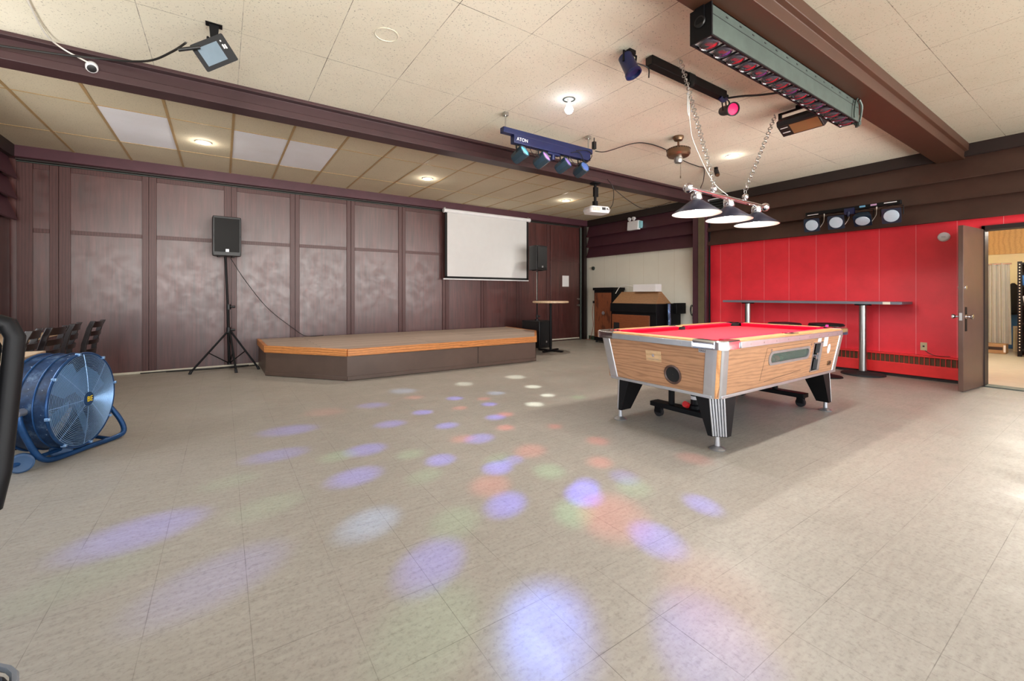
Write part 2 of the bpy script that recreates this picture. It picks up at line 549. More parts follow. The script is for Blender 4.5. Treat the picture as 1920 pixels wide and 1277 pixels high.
M_redlens = mat('red_lens', (150, 22, 36), 0.12, 0, 0.25, 12, coat=0.6)
M_purplelens = mat('purple_lens', (76, 40, 96), 0.12, 0, 0.3, 12, coat=0.6)
M_darklens = mat('smoked_lens', (48, 42, 50), 0.1, 0, 0.3, 12, coat=0.6)
M_pinklens = glow('magenta_lens', (225, 30, 95), 0.7)
M_bulb = glow('lit_bulb', (255, 247, 236), 60.0)
M_bulbblue = glow('lit_led_bulb', (235, 238, 255), 14.0)
M_downl = glow('lit_downlight', (255, 246, 228), 12.0)
M_shadein = mat('white_enamel_inside', (250, 247, 240), 0.5, 0, 0.01)
M_shadeout = mat('blue_black_shade', (20, 20, 32), 0.4, 0.0, 0.2, spec=.3)
M_yellow = mat('yellow_print', (236, 206, 40), 0.5, 0, 0.02)
M_glass = glass('window_glass', (206, 220, 210), 0.03, 0.12)
M_reflector = mat('floodlight_reflector', (104, 120, 132), 0.55, 0.0, 0.05, spec=.2)
M_greenlino = mat('green_cove_base', (64, 84, 66), 0.5)
M_greyroomtile = mat('grey_floor_tile', (186, 180, 166), 0.4, 0, 0.06)
M_dark_window = mat('window_frame_bronze', (62, 54, 50), 0.4, 0.3)

# ================================================================== ROOM
ZC = 3.11            # ceiling height
XL, XR = -2.33, 8.03  # left / right wall planes
YB, YF = 8.36, -1.8   # back / front wall planes


def S(name, mb, m, parent=None, bevel=0.0, loc=None):
    return struct(mb.build(name, m, parent, bevel=bevel, loc=loc)) if parent is None else mb.build(name, m, parent, bevel=bevel)


S('floor', MB().bx(XL - .15, XR, YF - .15, YB + .15, -.12, 0), M_floor)
S('ceiling', MB().bx(XL - .1, XR + .1, 1.42, 4.86, ZC, ZC + .12), M_ceil)
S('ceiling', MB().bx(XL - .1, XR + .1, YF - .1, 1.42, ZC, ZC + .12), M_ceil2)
# lowered lay-in ceiling by the partition: one slab, grid tiles, three newer white ones
mb = MB(); g = 0.593; rows = (4.86, 6.015, 7.285, 8.36)
white = {(0, 1), (1, 1), (2, 1)}
for r_ in range(3):
    for k in range(-4, 16):
        x0 = -.491 + (k - 1) * g
        mb.cur = 1 if (r_ == 1 and k in (0, 2, 3)) else 0
        mb.bx(max(x0, XL - .1), min(x0 + g, XR + .1), rows[r_], rows[r_ + 1], ZC + .004, ZC + .1)
low = S('ceiling', mb, [M_tilelow, M_tilewhite])
mb = MB()
for k in range(-3, 15):
    x0 = -.491 + k * g
    mb.bx(x0 - .012, x0 + .012, 4.9, 8.2, ZC - .002, ZC + .01)
for y in rows[1:3]:
    mb.bx(XL, XR, y - .006, y + .006, ZC - .001, ZC + .01)
mb.build('grid_bar', M_tbar, low)

# --- walls
S('wall_back', MB().bx(XL - .15, XR + .15, YB, YB + .15, -.1, ZC + .12), M_ply)
mb = MB().bx(XL - .15, XL, YF, YB, -.1, .88).bx(XL - .15, XL, YF, YB, 2.12, ZC + .12)
for a, b in ((YF, .5), (2.9, 3.3), (5.7, YB)):
    mb.bx(XL - .15, XL, a, b, .88, 2.12)
S('wall_left', mb, M_ply)
for i, wy in enumerate((1.7, 4.5)):  # unseen windows, added to let light in from the left
    fr = MB()
    for a, b, c, d in ((-1.2, 1.2, .88, .93), (-1.2, 1.2, 2.07, 2.12), (-1.2, -1.15, .93, 2.07), (1.15, 1.2, .93, 2.07), (-.025, .025, .93, 2.07)):
        fr.bx(XL - .12, XL - .04, wy + a, wy + b, c, d)
    S('window_%d' % (i + 5), fr, M_dark_window)
wr = S('wall_right', MB().bx(XR, XR + .18, 4.95, YB, -.1, ZC + .12), M_cream)
mb = MB().bx(XR, XR + .18, 1.17, 4.95, -.1, ZC + .12).bx(XR, XR + .18, .22, 1.17, 2.04, ZC + .12).bx(XR, XR + .18, YF, .22, -.1, ZC + .12)
S('wall_right', mb, M_red)
# front wall behind the camera with four unseen windows, added for daylight
mb = MB(); xs = [XL]
for wx in (-1.1, 1.5, 4.1, 6.7):
    xs += [wx - 1.15, wx + 1.15]
xs.append(XR + .1)
for i in range(0, len(xs) - 1):
    if i % 2 == 0:
        mb.bx(xs[i], xs[i + 1], YF - .15, YF, -.1, ZC + .12)
    else:
        mb.bx(xs[i], xs[i + 1], YF - .15, YF, -.1, .15); mb.bx(xs[i], xs[i + 1], YF - .15, YF, 2.9, ZC + .12)
S('wall_front', mb, M_cream)
for i, wx in enumerate((-1.1, 1.5, 4.1, 6.7)):
    fr = MB()
    for a, b, c, d in ((-1.15, 1.15, .15, .21), (-1.15, 1.15, 2.84, 2.9), (-1.15, -1.09, .21, 2.84), (1.09, 1.15, .21, 2.84), (-.03, .03, .21, 2.84)):
        fr.bx(wx + a, wx + b, YF - .12, YF - .04, c, d)
    S('window_%d' % (i + 1), fr, M_dark_window)

# --- beams
prof = [(4.70, ZC + .05), (4.70, 3.08), (4.765, 3.08), (4.765, 2.985), (4.735, 2.98), (4.735, 2.915), (4.93, 2.915), (4.93, ZC + .05)]
S('beam', MB().prism(prof, 'x', XL, XR), M_beam, bevel=.004)
prof = [(1.262, ZC + .05), (1.27, 3.025), (1.305, 3.015), (1.312, 2.93), (1.575, 2.93), (1.575, ZC + .05)]
S('beam', MB().prism(prof, 'x', XL, XR), M_beam2, bevel=.004)
S('beam', MB().prism([(8.20, ZC + .03), (8.20, 2.965), (YB, 2.965), (YB, ZC + .03)], 'x', XL, XR), M_maroon, bevel=.006)

# --- lapped valance boards, each leaning out at its foot
def valance(y0, y1, wall, sgn, m, mtop):
    o = None
    zs = (2.14, 2.41, 2.675, 2.955)
    for k in range(3):
        a, b = zs[k], zs[k + 1] + .02
        pr = [(wall - sgn * .035, b), (wall - sgn * .13, a), (wall - sgn * .11, a - .008), (wall, a + .06), (wall, b)]
        bm_ = MB(); bm_.loft([[(u, y0, w) for u, w in pr], [(u, y1, w) for u, w in pr]])
        S('trim_%d' % (k + 1), bm_, m)
    bm_ = MB().bx(min(wall, wall - sgn * .10), max(wall, wall - sgn * .10), y0, y1, 2.955, ZC + .02)
    S('trim_4', bm_, mtop)


valance(5.11, 8.2, XR, 1, M_maroon, M_blackbrown)
valance(YF, 4.83, XR, 1, M_brown, M_blackbrown)
valance(YF, 8.2, XL, -1, M_maroon, M_blackbrown)

# --- pilaster between the cream and the red wall
pil = S('pilaster', MB().bx(7.86, XR, 4.83, 5.12, 0, ZC), M_maroon, bevel=.01)
MB().bx(7.845, 7.862, 4.86, 4.985, 0, ZC - .01).build('face_board', M_olive, pil)
MB().tube(arc([(7.93, 4.79, .05), (7.94, 4.80, .8), (7.92, 4.79, 1.6), (7.94, 4.80, 2.3), (7.93, 4.79, 3.0)]), .018, 8).build('conduit', M_blackmetal, pil)

# --- plywood partition: stiles and rails over the back wall
seams = [-2.25, -1.86, -.91, .12, 1.055, 1.995, 2.985, 3.935, 4.87, 5.85]
wide = [(-2.25, -2.10), (-1.95, -1.86), (-1.86, -1.74), (-.99, -.91), (-.91, -.82), (.02, .12), (.12, .20), (.975, 1.055), (1.055, 1.13), (1.92, 1.995), (1.995, 2.07), (2.91, 2.985), (2.985, 3.06), (3.86, 3.935), (3.935, 4.02), (4.80, 4.87), (4.87, 4.95), (5.77, 5.85), (5.85, 5.93), (6.69, 6.77)]
for a, b in wide:
    S('trim_5', MB().bx(a + .003, b - .003, YB - .02, YB, .03, 2.93), M_stile, bevel=.003)
for i in range(len(seams) - 1):
    lo = max([b for a, b in wide if abs(a - seams[i]) < .02] + [seams[i]]); hi = min([a for a, b in wide if abs(b - seams[i + 1]) < .02] + [seams[i + 1]])
    S('trim_6', MB().bx(lo, hi, YB - .014, YB, 2.005, 2.06), M_stile, bevel=.002)
    S('trim_6', MB().bx(lo, hi, YB - .014, YB, 2.86, 2.93), M_stile, bevel=.002)
S('trim_7', MB().bx(XL + .08, 7.75, YB - .07, YB - .001, 2.948, 2.966), M_blackbrown)
S('trim_7', MB().bx(XL + .08, 7.75, YB - .03, YB - .001, 2.932, 2.942), M_galv)
S('baseboard_back', MB().bx(XL + .05, 5.6, YB - .035, YB, 0, .032), M_offwhite, bevel=.006)

# --- door in the partition by the right corner
d1 = S('door_1', MB().bx(6.80, 7.76, YB - .03, YB, .035, 2.90), M_ply, bevel=.003)
MB().bx(6.78, 7.76, YB - .04, YB - .029, .03, .062).build('sweep', M_offwhite, d1)
MB().bx(6.80, 7.76, YB - .045, YB - .03, 2.02, 2.05).build('rail', M_stile, d1)
for z in (1.06, .90):
    MB().lathe([(.001, 0), (.02, 0), (.012, .02), (.028, .04), (.026, .06), (.001, .066)], 14, orient((7.70, YB - .03, z), (0, -1, 0))).build('knob', M_steel, d1)
S('trim_8', MB().cyl((7.80, YB - .05, 0), (7.80, YB - .05, 2.93), .028, n=12), M_galv)
S('trim_9', MB().bx(7.86, 7.95, YB - .12, YB, 0, 2.95), M_blackbrown)
S('baseboard_right', MB().bx(XR - .012, XR, 5.13, YB - .12, 0, .10), M_greenlino, bevel=.003)

# left wall: cream lower sheet, stile and metal edge near the corner
S('trim_10', MB().bx(XL, XL + .012, 5.75, 7.98, .0, 1.33), M_cream)
S('trim_11', MB().bx(XL, XL + .03, 7.98, 8.30, 0, 2.2), M_stile)
S('trim_11', MB().bx(XL, XL + .05, 5.75, 7.98, 1.33, 1.40), M_stile)

# --- doorway to the back room, open brown door
S('trim_12', MB().bx(XR - .015, XR + .20, 1.14, 1.17, 0, 2.04).bx(XR - .015, XR + .20, .22, .25, 0, 2.04).bx(XR - .015, XR + .20, .22, 1.17, 1.99, 2.045), M_blackbrown)
S('trim_13', MB().bx(XR - .02, XR + .20, .25, 1.14, 0.0, .012), M_galv)
ang = math.atan2(1.235 - 1.17, 7.33 - 8.03)
d2 = struct(bpy.data.objects.new('door_2', None)); COL.objects.link(d2); d2.location = (8.03, 1.175, 0); d2.rotation_euler = (0, 0, ang)
MB().bx(.01, .71, -.02, .025, .012, 2.0).build('leaf', M_doorbrown, d2, bevel=.003)
for sgn in (-1, 1):
    y0 = .025 if sgn > 0 else -.02
    MB().lathe([(.001, 0), (.026, .0), (.026, .008), (.011, .012), (.011, .035), (.026, .05), (.029, .068), (.001, .075)], 16, orient((.645, y0, .905), (0, sgn, 0))).build('knob', M_chrome, d2)
    MB().lathe([(.001, 0), (.028, 0), (.026, .012), (.001, .014)], 16, orient((.645, y0, 1.255), (0, sgn, 0))).build('deadbolt', M_chrome, d2)
MB().bx(.60, .655, .0245, .029, .73, 1.02).build('escutcheon', M_blackmetal, d2)
MB().bx(.708, .713, -.01, .016, .86, .95).build('latch_plate', M_steel, d2)

# ================================================================== BACK ROOM
S('floor', MB().bx(XR, 14.4, -2.5, 4.5, -.12, -.004), M_greyroomtile)
S('wall_back_room', MB().bx(14.2, 14.35, -2.5, 4.5, 0, 2.75), M_creamwall)
S('wall_back_room', MB().bx(XR + .18, 14.2, 3.4, 3.5, 0, 2.75), M_creamwall)
S('wall_back_room', MB().bx(XR + .18, 14.2, -2.5, -2.4, 0, 2.75), M_creamwall)
S('ceiling', MB().bx(XR + .18, 14.4, -2.5, 4.5, 2.75, 2.85), M_creamwall)
S('trim_14', MB().bx(14.17, 14.2, -2.4, 3.4, 2.06, 2.75), M_plytan)
S('trim_15', MB().bx(14.18, 14.2, -2.4, 3.4, 0, .93), M_bluewall)
S('trim_16', MB().bx(14.16, 14.2, -2.4, 3.4, .93, .98), M_blackbrown)
light('back_room_light', 'POINT', (10.6, 1.0, 2.4), 190, (1.0, 0.95, 0.85), .2)

t = thing('curtain', 'plain grey fabric curtain hanging from a short rail in the back room', 'curtain', (13.2, 1.75, 0))
pts = []
for k in range(61):
    u = k / 60
    pts.append((.022 * math.sin(u * 30) + .012 * math.sin(u * 91 + 1), -.22 + u * .62))
mb = MB()
rings = []
for z, sc in ((.16, 1.08), (.7, 1.04), (1.3, 1.0), (1.82, .96)):
    rings.append([(x * (1.2 if z < 1 else .8), y * sc, z) for x, y in pts] + [(x * (1.2 if z < 1 else .8) + .006, y * sc, z) for x, y in reversed(pts)])
mb.loft(rings); mb.build('fabric', M_curtain, t)
MB().cyl((0, -.24, 1.80), (0, .42, 1.80), .016, n=10).cyl((0, .15, 1.80), (-.30, .15, 1.80), .018, n=10).build('rail', M_chrome, t)
o = MB().bx(-.14, .14, -.16, .16, 0, .19).build('cardboard_box', M_card, loc=(12.93, 1.70, 0), bevel=.004)
tag(o, 'closed brown cardboard box on the floor under the grey curtain', 'box')
MB().bx(-.142, -.1405, -.12, .12, .07, .13).build('printed_band', M_blackbrown, o)
MB().bx(-.1425, -.1405, -.16, -.13, .03, .17).build('side_label', M_paper, o)

t = thing('shelving_rack', 'dark slotted metal shelving rack at the right edge of the back room', 'shelving rack', (12.5, 1.05, 0))
for px in (0, .42):
    for py in (.28, -.62):
        MB().bx(px - .02, px + .02, py - .028, py + .028, 0, 1.80).build('post', M_blackmetal, t)
mb = MB()
for k in range(30):
    mb.cb((-.021, .28, .12 + k * .056), (.002, .016, .02))
mb.build('slotted_edge', M_offwhite, t)['kind'] = 'stuff'
for z in (.12, .62, .98, 1.34, 1.77):
    MB().bx(-.01, .43, -.62, .28, z - .02, z).build('shelf', M_blackmetal, t)
for i, (x, y, z, mm, lb) in enumerate(((.12, .12, 1.34, M_bluewall, 'blue plastic tub on the upper shelf of the dark rack'), (.12, .1, .98, M_white, 'white bundle on the middle shelf of the dark rack'), (.14, .08, .62, M_blackmatt, 'black box on the lower shelf of the dark rack'))):
    o = MB().hexa((x - .1, x + .12, y - .12, y + .13, 0), (x - .12, x + .14, y - .14, y + .15, .2 - .03 * i)).build(('tub', 'cloth_bundle', 'storage_box')[i], mm, loc=(12.5, 1.05, z), bevel=.02)
    tag(o, lb, ('tub', 'bundle', 'box')[i])
t = MB().loft([[(r_ * math.cos(a) * .6, r_ * math.sin(a), z) for a in [2 * math.pi * k / 14 for k in range(14)]] for r_, z in ((.02, 1.42), (.08, 1.35), (.16, 1.1), (.22, .9), (.20, .78), (.02, .74))]).build('hanging_coat', M_blackmatt, loc=(13.98, 1.58, 0))
tag(t, 'black coat hanging on the wall between the curtain and the rack', 'coat')
o = MB().cyl((0, 0, 0), (0, 0, .52), .05, n=14).build('white_post', M_offwhite, loc=(13.6, 1.49, 0)); tag(o, 'short white post standing left of the white bucket in the back room', 'post')
o = MB().lathe([(.001, 0), (.10, 0), (.12, .5), (.11, .5), (.09, .02), (.001, .02)], 18).build('bucket', M_offwhite, loc=(13.4, 1.36, 0)); tag(o, 'tall white bucket standing beside the metal rack in the back room', 'bucket')

# ================================================================== STAGE
zt = .43
hexa_ = [(.50, 8.30), (.52, 7.12), (1.40, 6.05), (4.58, 6.03), (5.36, 7.06), (5.44, 8.30)]
t = thing('stage', 'low wooden corner-cut stage platform against the brown partition', 'stage', (2.95, 7.2, 0))
hl = [(x - 2.95, y - 7.2) for x, y in hexa_]
mb = MB().prism(hl, 'z', 0.005, zt - .10); mb.build('skirt', M_stageface, t)
MB().prism([(x * .996, y * .99) for x, y in hl], 'z', zt - .10, zt).build('deck', M_deck, t)
for i in range(6):
    a = Vector((*hl[i], 0)); b = Vector((*hl[(i + 1) % 6], 0))
    if i in (5,):
        continue
    dirv = (b - a).normalized(); nrm = Vector((dirv.y, -dirv.x, 0))
    if nrm.dot(Vector((-(a + b).x, -(a + b).y, 0))) > 0:
        nrm = -nrm
    a2, b2 = a + nrm * .022, b + nrm * .022
    q = [a * .99, b * .99, b2, a2]
    MB().loft([[(p.x, p.y, zt - .095) for p in q], [(p.x, p.y, zt + .004) for p in q]]).build('edge_board', M_pine, t, bevel=.004)
    if i in (1, 2, 3):
        q = [a, b, b + nrm * .012, a + nrm * .012]
        MB().loft([[(p.x, p.y, .006) for p in q], [(p.x, p.y, .06) for p in q]]).build('kick_strip', M_stageface, t, bevel=.003)
mb = MB().bx(3.42 - 2.95 - .003, 3.42 - 2.95 + .003, 6.036 - 7.2 - .004, 6.036 - 7.2 + .003, .06, zt - .1)
mb.build('joint', M_blackbrown, t)

# ================================================================== PROJECTOR SCREEN
t = thing('projection_screen', 'white pull-down projection screen with black borders hung on the brown partition', 'projection screen', (4.9, 8.19, 1.5))
MB().bx(-1.0, 1.05, -.004, .0, .06, 1.40).build('fabric', M_screen, t)
mb = MB().bx(-1.055, -1.0, -.005, .001, .04, 1.42).bx(1.05, 1.105, -.005, .001, .04, 1.42).bx(-1.055, 1.105, -.005, .001, .015, .06)
mb.build('border', M_blackmatt, t)
MB().cyl((-1.06, 0, 1.435), (1.12, 0, 1.435), .042, n=16).build('case', M_white, t)
for x in (-1.075, 1.13):
    MB().cyl((x - .012, 0, 1.435), (x + .012, 0, 1.435), .05, n=16).build('end_cap', M_white, t)
MB().bx(-1.09, 1.11, -.014, .012, -.01, .014).build('weight_bar', M_white, t, bevel=.004)
for x in (-1.05, 1.1):
    MB().bx(x - .015, x + .015, -.004, .05, 1.45, 1.50).build('hanger', M_steel, t)
writing('logo', '\u2014 \u2014', .05, Matrix.Translation((.98, -.043, 1.425)) @ Matrix.Rotation(R(90), 4, 'X'), M_black, t)

o = MB().bx(-.11, .11, -.002, 0, -.14, .14).build('notice_sheet', M_paper, loc=(7.29, YB - .032, 1.52)); tag(o, 'blank white paper sheet taped on the brown door near the corner', 'notice')


# ================================================================== SPEAKERS
def cabinet_speaker(name, label, loc, rotz, w, h, d, tilt=0.0):
    t = thing(name, label, 'speaker', loc, rotz)
    ring = lambda z, k: [(-w / 2 * k, -d / 2, z), (w / 2 * k, -d / 2, z), (w / 2 * k * .98, -d * .1, z), (w / 2 * k * .62, d / 2, z), (-w / 2 * k * .62, d / 2, z), (-w / 2 * k * .98, -d * .1, z)]
    MB().loft([ring(0, .97), ring(h * .05, 1.0), ring(h * .95, 1.0), ring(h, .97)]).build('cabinet', M_black, t, bevel=.008)
    MB().loft([[(-w * .43, -d / 2 - .012, h * .10), (w * .43, -d / 2 - .012, h * .10), (w * .43, -d / 2 + .01, h * .10), (-w * .43, -d / 2 + .01, h * .10)],
               [(-w * .43, -d / 2 - .022, h * .5), (w * .43, -d / 2 - .022, h * .5), (w * .43, -d / 2 + .01, h * .5), (-w * .43, -d / 2 + .01, h * .5)],
               [(-w * .43, -d / 2 - .012, h * .95), (w * .43, -d / 2 - .012, h * .95), (w * .43, -d / 2 + .01, h * .95), (-w * .43, -d / 2 + .01, h * .95)]]).build('grille', M_blackmatt, t)
    MB().bx(-.02, .02, -d / 2 - .024, -d / 2 - .012, h * .10, h * .10 + .04).build('badge', M_alu, t, label='small silver maker badge')
    for sx in (-1, 1):
        for z in (h * .05, h * .5, h * .95):
            MB().cyl((sx * w * .465, -d / 2 - .006, z), (sx * w * .465, -d / 2 + .004, z), .008, n=8).build('screw', M_rubber, t)
    MB().bx(-w * .3, -w * .2, -d * .3, d * .2, -.012, 0.001).build('foot_rail', M_rubber, t); MB().bx(w * .2, w * .3, -d * .3, d * .2, -.012, 0.001).build('foot_rail', M_rubber, t)
    return t


SPX, SPY = .045, 8.02
cabinet_speaker('loudspeaker', 'large black loudspeaker raised on the tripod stand left of the stage', (SPX, SPY, 1.765), R(6), .37, .60, .30)
t = thing('speaker_stand', 'black folding tripod stand carrying the loudspeaker left of the stage', 'speaker stand', (SPX + .045, SPY - .02, 0))
MB().cyl((0, 0, .08), (-.02, 0, 1.0), .02, n=12).build('lower_tube', M_blackmetal, t)
MB().cyl((-.02, 0, .98), (-.05, 0.01, 1.76), .0165, n=12).build('upper_tube', M_blackmetal, t)
for z in (.98, .62):
    MB().cyl((-.01, 0, z - .04), (-.01, 0, z + .04), .03, n=12).build('collar', M_black, t)
    MB().cyl((.02, 0, z), (.075, -.01, z), .018, n=10).build('knob', M_black, t)
MB().cyl((0, 0, .08), (0, 0, .11), .03, n=12).build('hub', M_black, t)
for a in (198, 330, 282):
    c, s_ = math.cos(R(a)), math.sin(R(a)); L = .43 if a == 330 else (.50 if a != 282 else .38)
    lg = MB().tube([(.02 * c, .02 * s_, .60), (L * c, L * s_, .03)], .0145, 8).build('leg', M_blackmetal, t)
    MB().cyl((L * c * .98, L * s_ * .98, .05), (L * c * 1.03, L * s_ * 1.03, .0), .02, n=10).build('rubber_foot', M_rubber, lg)
    MB().tube([(.0, .0, .1), (L * .55 * c, L * .55 * s_, .29)], .008, 6).build('brace', M_blackmetal, t)
o = MB().tube(arc([(.10, 7.98, 1.75), (.30, 8.05, 1.40), (.62, 8.15, .95), (1.0, 8.2, .60), (1.22, 8.24, .445), (1.5, 8.24, .446)]), .005, 6).build('speaker_cable', M_wire)
tag(o, 'thin black cable sagging from the left loudspeaker down to the stage', 'cable')
o = MB().tube(arc([(-.7, 8.25, .012), (-.3, 8.20, .01), (.2, 8.16, .012), (.45, 8.22, .01)]), .009, 6).tube(arc([(-1.0, 8.28, .012), (-.55, 8.26, .014), (-.05, 8.24, .012), (.36, 8.27, .012)]), .008, 6).build('floor_cable', M_wire)
tag(o, 'black cables lying along the foot of the partition behind the tripod stand', 'cable')

cabinet_speaker('loudspeaker', 'smaller black loudspeaker on the pole right of the projection screen', (5.83, 7.62, 1.715), R(8), .34, .545, .30)
t = thing('subwoofer', 'black floor-standing subwoofer box between the stage and the round table', 'speaker', (5.84, 7.62, 0), R(14))
MB().bx(-.24, .22, -.25, .25, .02, .60).build('cabinet', M_black, t, bevel=.012)
MB().bx(-.21, .19, -.262, -.249, .06, .57).build('grille', M_blackmatt, t, bevel=.006)
MB().bx(-.03, .01, -.268, -.26, .12, .16).build('badge', M_alu, t, label='small silver maker badge')
for x in (-.2, .18):
    for y in (-.2, .2):
        MB().cyl((x, y, 0), (x, y, .03), .02, n=10).build('foot', M_rubber, t)
t = thing('speaker_pole', 'black pole on the subwoofer holding up the smaller loudspeaker', 'speaker stand', (5.83, 7.62, .60))
MB().cyl((0, 0, 0), (0, 0, 1.10), .016, n=12).build('tube', M_blackmetal, t)
MB().cyl((0, 0, 0), (0, 0, .03), .045, n=14).build('flange', M_black, t)
for z in (.09, .42):
    MB().cyl((0, 0, z - .03), (0, 0, z + .03), .027, n=12).cyl((.02, -.01, z), (.06, -.03, z), .014, n=8).build('collar', M_black, t)
MB().tube([(-.018, -.012, k * .02) for k in range(20, 55)], .004, 5).build('cable', M_whitewire, t)

# ================================================================== ROUND TABLE
t = thing('pedestal_table', 'high round wood-topped pedestal table near the partition door', 'table', (5.60, 6.86, 0))
MB().lathe([(.001, 1.0), (.36, 1.0), (.372, 1.008), (.372, 1.032), (.36, 1.04), (.001, 1.04)], 40).build('tabletop', M_tabletop, t)
MB().cyl((0, 0, .03), (0, 0, 1.0), .026, n=14).build('column', M_blackmetal, t)
mb = MB()
for a in (20, 110):
    c, s_ = math.cos(R(a)), math.sin(R(a))
    mb.M = Matrix.Rotation(R(a), 4, 'Z'); mb.bx(-.29, .29, -.025, .025, .012, .04)
mb.M = None; mb.build('cross_base', M_blackmetal, t, bevel=.004)

# ================================================================== CABINETS BY THE CREAM WALL
t = thing('tall_cabinet', 'tall narrow dark oak machine cabinet in the corner by the cream wall', 'cabinet', (7.62, 7.33, 0))
MB().bx(0, .36, -.33, .31, .05, 1.335).build('case', M_blackmetal, t, bevel=.006)
MB().bx(-.016, .001, -.26, .28, .14, 1.22).build('door', M_oakdark, t, bevel=.004)
MB().lathe([(.001, .0), (.04, 0), (.046, .012), (.03, .016), (.001, .012)], 18, orient((-.017, -.02, .73), (-1, 0, 0))).build('lock_plate', M_alu, t)
MB().bx(-.03, .37, -.35, .33, 1.28, 1.345).build('top_cap', M_blackmetal, t, bevel=.006)
for x in (.04, .32):
    for y in (-.28, .26):
        MB().cyl((x, y, 0), (x, y, .06), .028, n=10).build('caster', M_rubber, t)
o = MB().tube(arc([(7.66, 7.70, .98), (7.70, 7.78, .7), (7.75, 7.80, .4), (7.82, 7.95, .12), (7.9, 8.1, .012), (7.88, 8.18, .012)]), .006, 6).build('power_lead', mat('orange_lead', (176, 84, 50), .5))
tag(o, 'orange lead trailing from the tall oak cabinet to the corner', 'cable')
MB().bx(-.01, .03, -.02, .02, -.03, .03).build('plug', M_black, o, loc=(7.66, 7.70, .99))

t = thing('gabled_console', 'black and oak console with a gabled wooden lid by the cream wall', 'console', (7.25, 6.12, 0))
MB().bx(0, .52, -.60, .60, .04, .985).build('body', M_blackmetal, t, bevel=.006)
MB().bx(-.02, 0.001, -.44, .575, .12, .74).build('front_panel', M_oakdark2, t, bevel=.004)
MB().bx(-.024, -.019, .36, .52, .38, .56).build('coin_slot', M_blackmatt, t)
MB().bx(-.03, .02, -.615, .615, .80, .985).build('fascia', M_blackmetal, t, bevel=.006)
g_ = [(-.02, .985), (.21, 1.235), (.24, 1.235), (.47, .985)]
MB().loft([[(x, .57 if z < 1.1 else .50, z) for x, z in g_], [(x, -.61 if z < 1.1 else -.54, z) for x, z in g_]]).build('lid', M_oakmid, t, bevel=.003)
MB().bx(.30, .66, -.70, -.60, .04, .99).build('side_pod', M_blackmetal, t, bevel=.006)
MB().bx(.40, .72, -.78, -.70, .78, 1.0).build('side_ledge', M_blackmetal, t, bevel=.006)
MB().tube(arc([(.24, -.72, .98), (.22, -.735, .8), (.25, -.72, .65), (.22, -.735, .5), (.24, -.725, .25)]), .03, 8).build('wrapped_cable', mat('silver_wrap', (126, 150, 190), .25, .8, .3, 20), t)
o = MB().bx(-.10, .10, -.29, .29, 0, .155).build('paper_carton', M_paper, loc=(7.62, 5.93, 1.236), bevel=.004); o.location = (7.475, 5.93, 1.237); tag(o, 'flat white carton resting on top of the gabled console', 'box')
o = MB().tube(arc([(7.46, 6.24, 1.33), (7.44, 6.45, 1.385), (7.42, 6.62, 1.36), (7.42, 6.76, 1.20)]), .008, 6).build('white_lead', M_whitewire); tag(o, 'white lead curving from the carton on the console to its left end', 'cable')
o = MB().torus(orient((XR - .02, 5.235, .86), (1, 0, 0)) @ Matrix.Scale(1.0, 4), .10, .006, 24, 6, .35).torus(orient((XR - .03, 5.22, .84), (1, .2, 0)), .10, .006, 24, 6, .3).tube(arc([(XR - .02, 5.20, .77), (XR - .02, 5.21, .68), (XR - .02, 5.19, .58), (XR - .02, 5.2, .45)]), .006, 6).build('hung_power_cord', M_wire)
tag(o, 'looped black power cord hung on the cream wall beside the pilaster', 'cable')
o = MB().lathe([(.001, 0), (.05, 0), (.045, .03), (.001, .035)], 18, orient((XR, 8.07, 1.86), (-1, 0, 0))).build('wall_button', M_galv); tag(o, 'small grey round fitting on the cream wall by the corner', 'wall fitting')

# emergency light on the maroon valance
t = thing('emergency_light', 'white twin-head emergency light on the maroon wall boards', 'emergency light', (7.9, 6.62, 2.66))
MB().hexa((-.10, .0, -.17, .14, 0), (-.08, .02, -.17, .14, .21)).build('box', M_white, t, bevel=.01)
MB().bx(-.06, .02, -.22, -.168, .03, .19).build('side_label', mat('pale_cyan_label', (150, 205, 216), .5), t)
for y in (-.06, .06):
    h_ = MB().lathe([(.001, -.03), (.032, -.03), (.046, .02), (.04, .026), (.001, .018)], 16, orient((-.06, y + .03, .265), (-.8, .2, -.25))).build('lamp_head', M_white, t)
    MB().cyl((-.05, y + .03, .20), (-.05, y + .03, .25), .012, n=8).build('swivel', M_white, h_)

# ================================================================== RED WALL
t = thing('baseboard_heater', 'long red painted baseboard heater along the foot of the red wall', 'heater', (XR, 3.0, 0))
MB().bx(-.075, -.002, -1.66, 1.78, .045, .205).build('lower_panel', M_redmetal, t, bevel=.006)
MB().bx(-.075, -.002, -1.66, 1.78, .31, .335).build('top_rail', M_redmetal, t, bevel=.006)
mb = MB()
for k in range(65):
    mb.cb((-.068, -1.62 + k * .0525, .258), (.012, .006, .11))
mb.build('grille', M_redmetal, t)
MB().bx(-.05, -.002, -1.65, 1.77, .20, .312).build('fins', mat('dusty_fin', (92, 62, 36), .7), t)
MB().bx(-.03, -.002, -1.66, 1.78, 0, .046).build('base_gap', M_blackbrown, t)
o = MB().bx(-.006, 0, -.035, .035, -.055, .055).build('wall_outlet', mat('beige_plate', (206, 192, 150), .5), loc=(XR, 1.715, .455), bevel=.004); tag(o, 'beige outlet plate low on the red wall near the door', 'outlet')
MB().bx(-.010, -.005, -.01, .01, -.008, .012).build('socket', M_black, o)
o = MB().tube(arc([(XR - .008, 1.70, .40), (XR - .02, 1.66, .37), (XR - .03, 1.60, .345), (XR - .03, 1.52, .342), (XR - .03, 1.45, .345)]), .004, 6).build('outlet_wire', M_wire); tag(o, 'thin black wire running from the beige outlet onto the red heater', 'cable')
